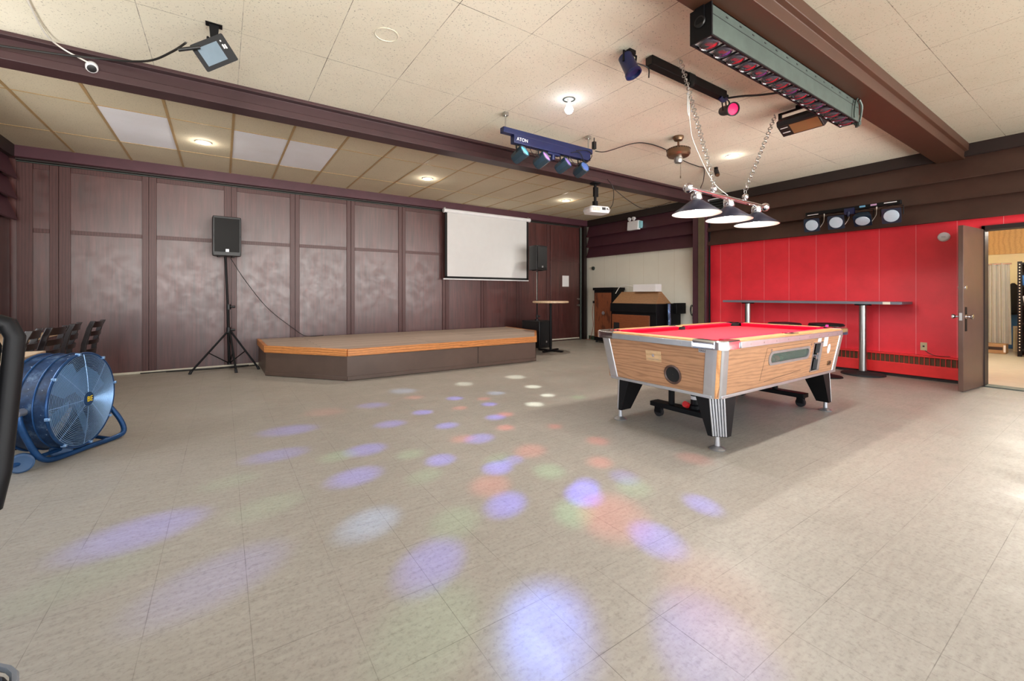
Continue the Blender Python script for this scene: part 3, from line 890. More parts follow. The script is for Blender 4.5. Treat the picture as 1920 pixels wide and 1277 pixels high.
t = thing('smoke_alarm', 'round white alarm disc high on the red wall beside the door', 'alarm', (XR, 1.515, 1.945))
MB().lathe([(.001, 0), (.062, 0), (.062, .014), (.05, .028), (.001, .03)], 26, orient((0, 0, 0), (-1, 0, 0))).build('housing', M_white, t)
MB().bx(-.034, -.029, -.02, .02, -.008, .008).build('text_plate', M_alu, t)

# bar counter on two steel columns
t = thing('bar_counter', 'long grey laminate standing counter on steel columns before the red wall', 'counter', (7.78, 3.05, 0))
MB().bx(-.27, .20, -1.23, 1.24, 1.035, 1.072).build('worktop', M_counter, t, bevel=.004)
MB().bx(-.273, -.269, -1.11, -1.03, 1.036, 1.071).build('edge_patch', M_offwhite, t)
for y in (-.73, .93):
    MB().cyl((0, y, .03), (0, y, 1.035), .047, n=22).build('column', M_steel, t)
    MB().lathe([(.001, .06), (.07, .055), (.09, .04), (.25, .025), (.262, .012), (.262, 0), (.001, 0)], 36, Matrix.Translation((0, y, 0))).build('base_plate', M_rubber, t)
    MB().cyl((0, y, 1.015), (0, y, 1.034), .10, n=22).build('mount_plate', M_blackmetal, t)


def stool(loc, label):
    t = thing('bar_stool', label, 'stool', loc, 0, 'round bar stools at the counter')
    MB().lathe([(.001, .715), (.19, .715), (.212, .728), (.216, .742), (.20, .757), (.12, .764), (.001, .765)], 32).build('seat', M_vinylblack, t)
    MB().lathe([(.19, .715), (.217, .716), (.219, .726), (.19, .728)], 32).build('trim_ring', M_chrome, t)
    MB().cyl((0, 0, .03), (0, 0, .715), .028, n=14).build('column', M_chrome, t)
    MB().lathe([(.001, .045), (.03, .045), (.19, .015), (.20, 0), (.001, 0)], 30).build('base', M_blackmetal, t)
    return t


stool((7.16, 2.56, 0), 'round black bar stool nearer the door, showing over the pool table end')
stool((6.86, 2.98, 0), 'round black bar stool farther from the door, showing over the pool table cushion')

# ================================================================== POOL TABLE
PX, PY = 4.07, 2.285
pt = thing('pool_table', 'oak laminate coin-operated pool table with red cloth and chrome corners', 'pool table', (PX, PY, 0))
TX, TY, BX, BY = 1.125, .585, 1.07, .53      # half sizes of the cabinet at its top and foot
ZT, ZB = .775, .41


def front(u, v, out=0.0):
    """point on the -y face: u along x, v height, out = outwards"""
    k = (v - ZB) / (ZT - ZB)
    return (u, -(BY + (TY - BY) * k) - out, v)


holes = [(-.365, .36, .600, .690), (.455, .625, .460, .715)]
us = sorted({-1.06, 1.06} | {h[0] for h in holes} | {h[1] for h in holes}); vs = sorted({ZB, ZT} | {h[2] for h in holes} | {h[3] for h in holes})
mb = MB()
for i in range(len(us) - 1):
    for j in range(len(vs) - 1):
        cu, cv = (us[i] + us[i + 1]) / 2, (vs[j] + vs[j + 1]) / 2
        if any(h[0] < cu < h[1] and h[2] < cv < h[3] for h in holes):
            continue
        a, b, c, d = us[i], us[i + 1], vs[j], vs[j + 1]
        mb.loft([[front(a, c), front(b, c), front(b, d), front(a, d)], [front(a, c, -.02), front(b, c, -.02), front(b, d, -.02), front(a, d, -.02)]])
mb.build('side_panel', M_oak, pt, smooth=False)
MB().hexa((-1.06, 1.06, BY - .02, BY, ZB), (-1.06, 1.06, TY - .02, TY, ZT)).build('side_panel', M_oak, pt)
for sx in (-1, 1):
    a, b = (BX - .02, BX), (TX - .02, TX)
    if sx < 0:
        a, b = (-BX, -BX + .02), (-TX, -TX + .02)
    MB().hexa((a[0], a[1], -.50, .50, ZB), (b[0], b[1], -.55, .55, ZT)).build('end_panel', M_oak, pt)
MB().bx(-1.04, 1.04, -.50, .50, ZB, ZB + .012).build('bottom_board', M_blackmatt, pt)
MB().bx(-1.04, 1.04, -.10, -.08, ZB, .74).build('inner_wall', mat('pale_inside', (150, 168, 150), .7), pt)
mb = MB()
for sx, sy in ((0, -1), (0, 1)):
    mb.bx(-1.03, 1.03, sy * BY - .012, sy * BY + .012, ZB - .014, ZB + .010)
for sx in (-1, 1):
    mb.bx(sx * BX - .012, sx * BX + .012, -.49, .49, ZB - .014, ZB + .010)
mb.build('base_trim', M_alu, pt, bevel=.003)
# corner columns: aluminium wings with a wood strip on the rounded corner
for sx in (-1, 1):
    for sy in (-1, 1):
        def sect(hx, hy, a0, a1, wing0, wing1, out):
            r = .055; pts_ = []
            if wing0:
                pts_.append((hx - r - .055, hy + out))
            for k in range(7):
                a = R(90 - (a0 + (a1 - a0) * k / 6)); pts_.append((hx - r + (r + out) * math.cos(a), hy - r + (r + out) * math.sin(a)))
            if wing1:
                pts_.append((hx + out, hy - r - .055))
            return pts_

        def column(name, a0, a1, w0, w1, out, m):
            rings = []
            for hx, hy, z in ((BX + .002, BY + .002, ZB - .01), (TX + .002, TY + .002, ZT)):
                o_ = sect(hx, hy, a0, a1, w0, w1, out); i_ = [(x - .012, y - .012) for x, y in o_]
                rings.append([(sx * x, sy * y, z) for x, y in o_ + i_[::-1]])
            MB().loft(rings).build(name, m, pt)
        column('corner_trim', 0, 30, True, False, .004, M_alu)
        column('corner_trim', 60, 90, False, True, .004, M_alu)
        column('corner_strip', 30, 60, False, False, .002, M_oakrail)
        # chrome corner casting with a pocket cut-out
        HX, HY, r = 1.167, .627, .085
        o_ = [(HX - .235, HY)] + [(HX - r + r * math.sin(R(9 * k)), HY - r + r * math.cos(R(9 * k))) for k in range(11)] + [(HX, HY - .235)]
        i_ = [(HX - .105, HY - .235)] + [(HX - .13 + .062 * math.sin(R(a)), HY - .13 + .062 * math.cos(R(a))) for a in (110, 85, 65, 45, 25, 5, -20)] + [(HX - .235, HY - .105)]
        pl = o_ + i_
        MB().loft([[(sx * x, sy * y, .772) for x, y in pl], [(sx * x, sy * y, .828) for x, y in pl], [(sx * (x - .006 if x > HX - .09 else x), sy * (y - .006 if y > HY - .09 else y), .837) for x, y in pl]]).build('corner_casting', M_chrome, pt)
        MB().lathe([(.001, .70), (.055, .70), (.062, .74), (.064, .825), (.058, .826), (.054, .74), (.05, .71), (.001, .71)], 20, Matrix.Translation((sx * (HX - .13), sy * (HY - .13), 0))).build('pocket', M_blackmatt, pt)
        # leg: tapered post, chamfered outer corner with a ribbed plate
        def legring(hx, hy, w, d, ch, z):
            return [(sx * x, sy * y, z) for x, y in ((hx - w, hy - d), (hx, hy - d), (hx, hy - ch), (hx - ch, hy), (hx - w, hy))]
        lg = MB().loft([legring(1.02, .535, .13, .11, .075, .10), legring(1.03, .52, .24, .20, .085, ZB)]).build('leg', M_blackmetal, pt)
        mb = MB()
        for k in range(6):
            t_ = (k + .5) / 6
            p0 = Vector((1.02 - .075 * t_, .535 - .075 * (1 - t_), .105)); p1 = Vector((1.03 - .085 * t_, .52 - .085 * (1 - t_), ZB - .005))
            mb.cyl((sx * p0.x, sy * p0.y, p0.z), (sx * p1.x, sy * p1.y, p1.z), .0075, n=8)
        mb.build('ribbed_plate', M_alu, lg)
        MB().lathe([(.001, 0), (.056, 0), (.058, .008), (.045, .018), (.02, .03), (.016, .085), (.014, .115), (.001, .115)], 24, Matrix.Translation((sx * .975, sy * .475, 0))).build('levelling_foot', M_alu, lg)
# rails, apron trim, cushions, bed
RW = .105
for sy in (-1, 1):
    MB().bx(-.935, .935, sy * .627 - (0 if sy < 0 else RW), sy * .627 + (RW if sy < 0 else 0), .80, .834).build('rail', M_oakrail, pt, bevel=.004)
    MB().bx(-.935, .935, sy * .63 - .006, sy * .63 + .006, .775, .822).build('apron_trim', M_alu, pt, bevel=.004)
    for k in range(9):
        MB().cyl((-.8 + .2 * k, sy * .634, .799), (-.8 + .2 * k, sy * .638, .799), .005, n=8).build('trim_screw', M_steel, pt)
M_endrail = wood('oak_end_rail', (222, 172, 116), (190, 134, 84), .35, 'X', 8, 3, (1.0, .3, 1.0), .6)
for sx in (-1, 1):
    MB().bx(sx * 1.167 - (0 if sx < 0 else RW), sx * 1.167 + (RW if sx < 0 else 0), -.395, .395, .80, .834).build('rail', M_endrail, pt, bevel=.004)
    MB().bx(sx * 1.17 - .006, sx * 1.17 + .006, -.395, .395, .775, .822).build('apron_trim', M_alu, pt, bevel=.004)
    for k in range(4):
        MB().cyl((sx * 1.174, -.3 + .2 * k, .799), (sx * 1.178, -.3 + .2 * k, .799), .005, n=8).build('trim_screw', M_steel, pt)
MB().bx(-1.06, 1.06, -.52, .52, .77, .795).build('bed', M_cloth, pt)
for sy in (-1, 1):
    for a, b in ((-.955, -.06), (.06, .955)):
        o1, o2, i1, i2 = .522, .522, .455, .475
        q = lambda x, y, z: (x, sy * y, z)
        MB().loft([[q(a, o1, .796), q(b, o1, .796), q(b - .03, i2, .796), q(a + .03, i2, .796)], [q(a, o1, .833), q(b, o1, .833), q(b - .035, i1, .829), q(a + .035, i1, .829)]]).build('cushion', M_cushion, pt)
    MB().lathe([(.001, .72), (.045, .72), (.052, .75), (.054, .826), (.047, .827), (.044, .75), (.001, .73)], 18, Matrix.Translation((0, sy * .515, 0))).build('pocket', M_blackmatt, pt)
    MB().prism([(-.075, sy * .60), (-.075, sy * .55), (-.05, sy * .535), (-.03, sy * .57), (.03, sy * .57), (.05, sy * .535), (.075, sy * .55), (.075, sy * .60)], 'z', .80, .838).build('pocket_collar', M_black, pt)
for sx in (-1, 1):
    q = lambda x, y, z: (sx * x, y, z)
    MB().loft([[q(1.062, -.42, .796), q(1.062, .42, .796), q(1.015, .39, .796), q(1.015, -.39, .796)], [q(1.062, -.42, .833), q(1.062, .42, .833), q(.995, .385, .829), q(.995, -.385, .829)]]).build('cushion', M_cushion, pt)
# ball return window, coin recess, plates
fk = math.atan2(TY - BY, ZT - ZB)
FM = lambda u, v, out=.0: Matrix.Translation(front(u, v, out)) @ Matrix.Rotation(R(90) + fk, 4, 'X')
mb = MB(); mb.M = FM(-.0025, .645)
oo = rrect(.765, .12, .055); ii = rrect(.70, .078, .038)
mb.loft([[(x, y, -.012) for x, y in ii], [(x, y, .006) for x, y in ii], [(x, y, .006) for x, y in oo], [(x, y, -.002) for x, y in oo]], cap=False)
mb.build('window_frame', M_alu, pt)
mb = MB(); mb.M = FM(-.0025, .645); mb.prism(rrect(.71, .085, .04), 'z', -.010, -.006); mb.build('ball_window', M_glass, pt)
MB().bx(-.42, .42, -.55, -.10, .580, .588).build('ball_tray', mat('tray_felt', (120, 132, 116), .8), pt)
MB().bx(-.42, .42, -.52, -.08, .735, .742).build('tray_cover', mat('pale_tray_cover', (128, 142, 126), .7), pt)
mb = MB()
for a, b, c, d in ((.445, .455, .45, .725), (.585, .635, .45, .725), (.445, .635, .715, .725), (.445, .635, .45, .46)):
    mb.loft([[front(a, c, .005), front(b, c, .005), front(b, d, .005), front(a, d, .005)], [front(a, c, -.03), front(b, c, -.03), front(b, d, -.03), front(a, d, -.03)]])
mb.build('coin_frame', M_alu, pt)
MB().bx(.44, .64, -.50, -.42, .45, .73).build('coin_recess', M_blackmatt, pt)
mb = MB().bx(.50, .60, -.53, -.50, .585, .60).cyl((.565, -.55, .575), (.565, -.50, .575), .018, n=14).bx(.55, .60, -.56, -.52, .605, .62)
mb.build('coin_slide', M_chrome, pt)
lines = [((-.43, .735), (.43, .735)), ((-.43, .735), (-.475, .47)), ((-.40, .455), (.25, .49))]
mb = MB()
for (u0, v0), (u1, v1) in lines:
    d_ = Vector((u1 - u0, v1 - v0)).normalized(); n_ = Vector((-d_.y, d_.x)) * .0016
    mb.loft([[front(u0 - n_.x, v0 - n_.y, .0008), front(u1 - n_.x, v1 - n_.y, .0008), front(u1 + n_.x, v1 + n_.y, .0008), front(u0 + n_.x, v0 + n_.y, .0008)], [front(u0 - n_.x, v0 - n_.y, -.004), front(u1 - n_.x, v1 - n_.y, -.004), front(u1 + n_.x, v1 + n_.y, -.004), front(u0 + n_.x, v0 + n_.y, -.004)]])
mb.build('hatch_seam', M_blackbrown, pt)
for u, v in ((-.36, .715), (.385, .715)):
    MB().lathe([(.001, 0), (.011, 0), (.011, .005), (.001, .006)], 12, FM(u, v)).build('hatch_lock', M_chrome, pt)
for u, v, w, h in ((.555, .745, .075, .035), (.70, .72, .09, .09)):
    mb = MB(); mb.M = FM(u, v); mb.bx(-w / 2, w / 2, -h / 2, h / 2, 0, .0012); mb.build('sticker', M_paper, pt, label='small white sticker')
mb = MB(); mb.M = FM(.80, .645); mb.prism([(.034 * math.cos(R(18 * k)), .048 * math.sin(R(18 * k))) for k in range(20)], 'z', 0, .0012); mb.build('sticker', M_paper, pt, label='oval white sticker')
mb = MB(); mb.M = FM(.86, .50); mb.bx(-.035, .035, -.022, .022, 0, .008); mb.bx(-.02, .02, -.008, .008, .008, .016); mb.build('hasp', M_brass, pt, bevel=.003)
# left end: square plate, name plate, cue ball hole
ek = math.atan2(TX - BX, ZT - ZB)


def end(v, y, out=0.0):
    k = (v - ZB) / (ZT - ZB)
    return Matrix.Translation((-(BX + (TX - BX) * k) - out, y, v)) @ Matrix.Rotation(-ek, 4, 'Y') @ Matrix.Rotation(R(-90), 4, 'Z') @ Matrix.Rotation(R(90), 4, 'X')


mb = MB(); mb.M = end(.66, 0.0); mb.bx(-.075, .075, -.045, .045, 0, .003); mb.build('blank_plate', wood('pale_oak_plate', (214, 178, 134), (186, 146, 104), .4, 'Z', 8, 4), pt, bevel=.001)
mb = MB(); mb.M = end(.665, 0.0, .003); mb.lathe([(.001, 0), (.012, 0), (.012, .005), (.001, .006)], 14); mb.bx(-.05, .05, -.034, -.031, -.001, .001); mb.build('plate_lock', M_chrome, pt)
mb = MB(); mb.M = end(.53, -.17); mb.lathe([(.077, 0), (.078, .007), (.068, .012), (.060, .003)], 28); mb.build('ball_hole_ring', mat('brown_ring', (84, 62, 54), .4), pt)
mb = MB(); mb.M = end(.53, -.17); mb.lathe([(.001, .0012), (.04, .0018), (.062, .004)], 28); mb.build('ball_hole', M_blackmatt, pt)
mb = MB(); mb.M = end(.752, -.455); mb.bx(-.04, .04, -.014, .014, 0, .003); npl = mb.build('name_plate', M_alu, pt, bevel=.001)
writing('lettering', 'VALLEY', .02, end(.752, -.455, .0032), M_black, npl, .0006)

# balls seen through the return window
for i, (x, rgb, word) in enumerate(((-.33, (228, 222, 196), 'cream'), (-.265, (206, 72, 44), 'orange'), (-.20, (120, 26, 34), 'maroon'), (-.12, (196, 52, 40), 'red'), (-.05, (40, 84, 60), 'green'))):
    o = MB().sphere((0, 0, 0), .0285, 18, 12).build('pool_ball', mat(word + '_ball', rgb, .15, 0, .02), loc=(PX + x, PY - .505, .6175))
    tag(o, '%s pool ball lying in the return window of the pool table' % word, 'ball', 'pool balls in the return tray')
o = MB().bx(-.011, .011, -.011, .011, 0, .022).build('chalk_cube', mat('pink_chalk', (236, 60, 150), .8), loc=(PX + 1.115, PY - .44, .834), bevel=.002)
tag(o, 'pink cue chalk cube standing on the far end rail of the pool table', 'chalk')

# table lifting dolly and bottle jack under the table
t = thing('table_dolly', 'black steel lifting dolly on casters under the pool table', 'dolly', (PX, PY, 0))
for x in (-.585, .93):
    MB().bx(x - .06, x + .06, -.32, .40, .10, .145).build('cross_beam', M_blackmetal, t, bevel=.006)
    MB().cyl((x, .20 if x < 0 else -.02, .14), (x, .20 if x < 0 else -.02, .385), .028, n=14).build('post', M_blackmetal, t)
    for y in (-.27, .34):
        c_ = MB().cyl((x - .016, y, .045), (x + .016, y, .045), .045, n=20).build('caster_wheel', M_rubber, t)
        MB().bx(x - .028, x - .020, y - .03, y + .03, .04, .10).bx(x + .020, x + .028, y - .03, y + .03, .04, .10).build('fork', M_blackmetal, c_)
MB().bx(-.61, .96, .02, .10, .345, .39).build('spine', M_blackmetal, t, bevel=.006)
t = thing('bottle_jack', 'black bottle jack with a red base standing on the table dolly', 'jack', (PX - .56, PY - .02, .146))
MB().lathe([(.001, 0), (.045, 0), (.045, .03), (.033, .04), (.033, .15), (.026, .16), (.001, .16)], 18).build('cylinder', M_blackmetal, t)
MB().cyl((0, 0, .155), (0, 0, .198), .017, n=14).build('ram', M_black, t)
MB().lathe([(.0335, .085), (.0342, .085), (.0342, .115), (.0335, .115)], 18).build('label_band', M_paper, t)
MB().cyl((-.035, .05, .025), (-.07, .05, .04), .028, n=14).build('release_valve', M_redmetal, t)
mb = MB()
for k in range(12):
    mb.torus(Matrix.Translation((.0, -.13 + .004 * math.sin(k * 2), .235 - k * .02)) @ Matrix.Rotation(R(90 * (k % 2)), 4, 'Z') @ Matrix.Rotation(R(90), 4, 'X'), .011, .0022, 10, 5, .6)
mb.build('chain', M_steel, t)


# ================================================================== POOL TABLE PENDANT LAMP
def chain(mb, p0, p1, pitch=.036, r=.0036, sag=0.0):
    p0, p1 = Vector(p0), Vector(p1); d = p1 - p0; n = max(2, int(d.length / pitch))
    for k in range(n):
        c = p0 + d * ((k + .5) / n); c.z -= sag * math.sin(math.pi * (k + .5) / n)
        mb.torus(orient(c, Vector((math.cos(k * 1.571), math.sin(k * 1.571), 0)) - d.normalized() * 0.0, d) @ Matrix.Rotation(R(90), 4, 'Z'), pitch * .62, r, 10, 5, .62)


lamp = thing('pool_lamp', 'three-shade billiard pendant lamp hung on chains over the pool table', 'lamp', (4.03, 2.24, 2.09))
MB().cyl((-.63, 0, .012), (.68, 0, -.002), .019, n=16).build('bar', M_chrome, lamp)
MB().cyl((-.30, -.006, -.010), (.30, -.006, -.016), .007, n=12).build('bar_sleeve', mat('rosewood_sleeve', (96, 44, 50), .3), lamp)
for x in (-.655, .70):
    MB().sphere((x, 0, .012 if x < 0 else -.002), .044, 16, 12).build('finial', M_chrome, lamp)
for x in (-.53, .0, .52):
    MB().lathe([(.034, -.10), (.042, -.10), (.050, -.085), (.046, -.04), (.03, -.03), (.001, -.028)], 22, Matrix.Translation((x, 0, .02))).build('shade_cap', M_chrome, lamp)
    sh = MB().lathe([(.045, -.085), (.205, -.200), (.207, -.206)], 44, Matrix.Translation((x, 0, .005))).build('shade', M_shadeout, lamp)
    MB().lathe([(.040, -.090), (.196, -.2015), (.2065, -.2065)], 44, Matrix.Translation((x, 0, .004))).build('shade_lining', M_shadein, sh)
    MB().sphere((x, 0, -.165), .034, 16, 12).cyl((x, 0, -.135), (x, 0, -.09), .016, n=12).build('bulb', M_bulb, sh)
    light('pool_lamp_bulb', 'SPOT', (4.03 + x, 2.24, 2.09 - .205), 26, (1.0, .94, .86), .03, target=(4.03 + x, 2.24, 0), spot=172, blend=.08, parent=None)
for x in (-.26, .30):
    MB().sphere((x, 0, .055), .032, 14, 10).cyl((x, 0, .0), (x, 0, .03), .012, n=10).build('hanger_knob', M_chrome, lamp)
    MB().torus(orient((x, 0, .105), (0, 1, 0)), .022, .004, 16, 6).build('hanger_ring', M_chrome, lamp)
mb = MB()
chain(mb, (-.26, 0, .12), (-.90, -.09, 1.015))
mb.build('chain', M_steel, lamp)
mb = MB(); chain(mb, (.30, 0, .12), (.92, 0, 1.015)); mb.build('chain', M_steel, lamp)
MB().tube(arc([(-.93, -.09, 1.015), (-.76, -.07, .84), (-.72, -.05, .68), (-.64, -.012, .55), (-.56, .01, .44), (-.36, .012, .22), (-.20, .012, .10), (-.02, .0, .03)]), .0032, 6).tube(arc([(-.76, -.07, .86), (-.72, -.05, .74), (-.70, -.04, .62), (-.74, -.05, .66), (-.75, -.06, .80)]), .004, 6).build('flex', M_whitewire, lamp)

# ================================================================== CEILING FIXTURES
# galvanised trough of coloured lamps under the rear beam
t = thing('lamp_trough', 'long galvanised trough of red and purple stage lamps under the brown beam', 'stage light', (2.44, 1.53, 2.73))
TL = 2.34
mb = MB().bx(0, TL, -.072, -.066, .0, .19).bx(0, TL, .060, .066, 0, .19).bx(0, TL, -.072, .066, .184, .19)
mb.cur = 1
mb.bx(.0, TL, -.0735, -.0715, .128, .131)
for k in range(14):
    mb.cb((.16 + k * .16, -.0725, .160), (.022, .003, .008))
mb.build('housing', [M_galv, M_black], t)
MB().bx(-.012, .0, -.075, .069, -.004, .20).build('end_plate', M_blackmetal, t)
MB().torus(orient((-.016, .0, .11), (1, 0, 0)), .030, .007, 18, 6).cyl((-.02, .0, .11), (-.004, .0, .11), .028, n=18).build('cable_inlet', M_black, t)
MB().bx(-.022, -.012, -.03, .03, .10, .205).build('end_bracket', M_blackmetal, t)
MB().bx(TL, TL + .01, -.072, .066, 0, .19).build('end_plate', M_galv, t)
MB().bx(0, TL, -.074, -.062, -.004, .006).bx(0, TL, .056, .068, -.004, .006).build('lip', M_blackmetal, t)
MB().bx(0, TL, -.066, .060, .012, .016).build('reflector_plate', M_white, t)
for k in range(15):
    x = .078 + k * .1555
    if k:
        MB().bx(x - .079, x - .076, -.066, .060, -.002, .014).build('divider', M_blackmetal, t)
    MM = Matrix.Translation((x, -.003, 0))
    lp = MB().lathe([(.056, .012), (.058, -.004), (.052, -.010), (.048, -.004)], 26, MM).build('lamp', M_darklens, t)
    ln = MB().lathe([(.049, -.004), (.035, -.011), (.015, -.0145), (.0005, -.0155)], 26, MM)
    ln.mi = [1 if (idx < 78 and 20 <= (idx % 26) or idx < 78 and (idx % 26) <= 5) else 0 for idx in range(len(ln.f))]
    ln.build('lens', [M_darklens, M_redlens if k % 3 != 1 else M_purplelens], lp)
for k in (1, 4, 7, 10, 13):
    xx = 2.44 + .078 + k * .1555
    light('trough_lamp_light', 'SPOT', (xx, 1.527, 2.705), 42, (1.0, .95, .90), .045, target=(xx, 1.527, 0), spot=165, blend=.5)
o = MB().tube(arc([(4.70, 1.44, 2.920), (4.66, 1.44, 2.88), (4.63, 1.44, 2.80), (4.63, 1.44, 2.735)]), .008, 6).tube(arc([(4.74, 1.44, 2.920), (4.80, 1.44, 2.88), (4.82, 1.45, 2.82), (4.82, 1.46, 2.76), (4.80, 1.47, 2.72)]), .010, 6).build('trough_cable', M_galv)
tag(o, 'grey cables looping down at the far end of the galvanised lamp trough', 'cable')
o = MB()
for k in range(9):
    o.cb((4.80 + .016 * (k % 3) - .02, 1.47 + .012 * (k // 3) - .012, 2.715 + .008 * ((k * 5) % 4)), (.02, .016, .03))
o = o.build('terminal_block', M_galv); tag(o, 'cluster of metal terminals hanging off the far end of the lamp trough', 'connector')

# blue light bar with four heads
t = thing('dj_light_bar', 'blue-black light bar lettered ATON with four hexagonal lamp heads', 'stage light', (3.10, 3.83, 2.86))
MB().bx(-.64, .66, -.035, .035, .03, .09).build('rail', M_bluebar, t, bevel=.004)
MB().bx(-.51, .62, -.04, .03, -.06, .032).build('control_box', M_bluebar, t, bevel=.004)
writing('lettering', 'ATON', .052, Matrix.Translation((-.40, -.0405, -.012)) @ Matrix.Rotation(R(90), 4, 'X'), M_white, t)
MB().cyl((.06, 0, -.14), (.06, 0, -.055), .026, n=14).bx(-.03, .15, -.025, .025, -.085, -.058).build('centre_spigot', M_bluebar, t, bevel=.004)
for x in (-.60, .61):
    MB().cyl((x, -.01, .09), (x, -.01, .24), .008, n=8).bx(x - .025, x + .025, -.035, .015, .215, .25).build('drop_rod', M_steel, t)
for i, x in enumerate((-.40, -.10, .22, .50)):
    dirv = Vector((.30, -.82, .48)) if i != 3 else Vector((.05, -.92, .38))
    Mx = orient((x, -.02, -.155 - .006 * i), dirv)
    h_ = MB(); h_.M = Mx
    h_.lathe([(.001, -.115), (.056, -.11), (.066, -.09), (.074, .050), (.066, .058), (.060, .05)], 8); h_ = h_.build('lamp_head', mat('teal_black_enamel', (32, 50, 62), .4, 0, .1) if i == 0 else bpy.data.materials['teal_black_enamel'], t)
    l_ = MB(); l_.M = Mx; l_.lathe([(.062, .050), (.03, .058), (.0005, .060)], 8); l_.build('lens', (mat('teal_lens', (90, 170, 190), .2), mat('pink_blue_lens', (168, 120, 190), .2, 0, .4, 20), mat('lilac_lens', (140, 120, 200), .2), mat('steel_blue_lens', (80, 110, 180), .2))[i], h_)
    MB().tube([(x - .06, -.02, -.15), (x - .065, -.015, -.07), (x, -.012, -.058), (x + .065, -.015, -.07), (x + .06, -.02, -.15)], .009, 6).build('yoke', M_blackmetal, h_)
MB().tube(arc([(-.30, -.03, -.06), (-.27, -.045, -.13), (-.22, -.04, -.15), (-.2, -.03, -.06)]), .004, 5).tube(arc([(.30, -.045, -.02), (.42, -.06, .0), (.52, -.05, -.10), (.60, -.05, -.05), (.64, -.04, .02), (.55, -.055, .05), (.38, -.05, .02)]), .0045, 5).tube(arc([(.28, -.03, -.06), (.33, -.05, -.13), (.40, -.05, -.145), (.47, -.04, -.06)]), .004, 5).build('looped_cable', M_wire, t)
o = MB().bx(-.02, .02, -.02, .02, 0, .09).cyl((0, 0, .09), (0, 0, .14), .006, n=6).build('plug_adapter', M_black, loc=(3.81, 3.82, 2.97)); tag(o, 'black plug hanging at the right end of the blue light bar', 'plug')
o = MB().tube(arc([(3.83, 3.82, 2.95), (4.0, 3.80, 2.97), (4.25, 3.60, 3.06), (4.5, 3.55, 3.095), (4.9, 3.56, 3.09), (5.4, 3.65, 3.06), (5.9, 3.75, 3.09), (6.1, 3.78, 3.10), (6.6, 4.1, 3.06), (7.0, 4.4, 3.03), (7.4, 4.5, 3.08)]), .006, 6).build('ceiling_cable', M_wire)
tag(o, 'long black cable swagged along the ceiling past the bladeless fan', 'cable')

# LED bulb in its open can
t = thing('bare_bulb', 'glowing bare bulb dropping from a round can in the middle of the ceiling', 'lamp', (2.852, 3.206, ZC))
MB().lathe([(.058, -.001), (.062, -.006), (.05, -.008), (.046, .02), (.001, .03)], 26).build('can_ring', M_galv, t)
MB().cyl((0, 0, .0), (0, 0, -.055), .018, n=14).build('socket', M_white, t)
MB().sphere((0, 0, -.105), .041, 18, 14).cyl((0, 0, -.07), (0, 0, -.05), .024, n=14).build('bulb', M_bulbblue, t)
light('bare_bulb_light', 'POINT', (2.852, 3.206, ZC - .16), .9, (.55, .74, 1.0), .045)
light('bare_bulb_beam', 'SPOT', (2.852, 3.206, ZC - .155), 60, (.92, .93, 1.0), .04, target=(2.852, 3.206, 0), spot=165, blend=.6)

# recessed downlights
def downlight(x, y, label, power=26):
    t = thing('downlight', label, 'downlight', (x, y, ZC), 0, 'round ceiling downlights')
    MB().lathe([(.082, .002), (.084, -.008), (.066, -.010), (.060, .0)], 28).build('trim_ring', M_white, t)
    MB().lathe([(.062, -.004), (.04, -.010), (.0005, -.012)], 28).build('lens', M_downl, t)
    light('downlight_light', 'POINT', (x, y, ZC - .06), power * .085, WARM, .04)
    light('downlight_beam', 'SPOT', (x, y, ZC - .03), power * 2.4, WARM, .04, target=(x, y, 0), spot=130, blend=.8)


downlight(-.20, 6.72, 'lit downlight nearest the left wall in the lay-in ceiling', 42)
downlight(2.84, 6.72, 'lit downlight above the projection screen in the lay-in ceiling', 42)
downlight(5.86, 6.68, 'lit downlight above the ceiling projector in the lay-in ceiling', 42)
downlight(5.90, 3.23, 'lit downlight right of the bladeless ceiling fan', 26)

# ceiling fan motor without blades
t = thing('ceiling_fan', 'bladeless antique brass ceiling fan motor with a pull chain', 'ceiling fan', (4.635, 3.209, ZC))
MB().lathe([(.062, 0), (.064, -.02), (.048, -.05), (.018, -.062), (.001, -.062)], 26).build('canopy', M_brass, t)
MB().cyl((0, 0, -.06), (0, 0, -.13), .011, n=12).build('rod', M_brass, t)
MB().lathe([(.02, -.125), (.10, -.14), (.135, -.16), (.138, -.22), (.12, -.245), (.06, -.255), (.001, -.255)], 32).build('motor_housing', M_brass, t)
mb = MB()
for k in range(28):
    a = 2 * math.pi * k / 28
    mb.cb((.133 * math.cos(a), .133 * math.sin(a), -.165), (.012, .012, .012))
mb.build('vent_band', M_blackbrown, t)
MB().lathe([(.05, -.25), (.052, -.30), (.042, -.325), (.001, -.33)], 24).build('switch_housing', M_steel, t)
MB().cyl((0, -.03, -.32), (0, -.03, -.49), .0025, n=6).cyl((0, -.03, -.49), (0, -.03, -.52), .006, n=8).build('pull_chain', M_brass, t)

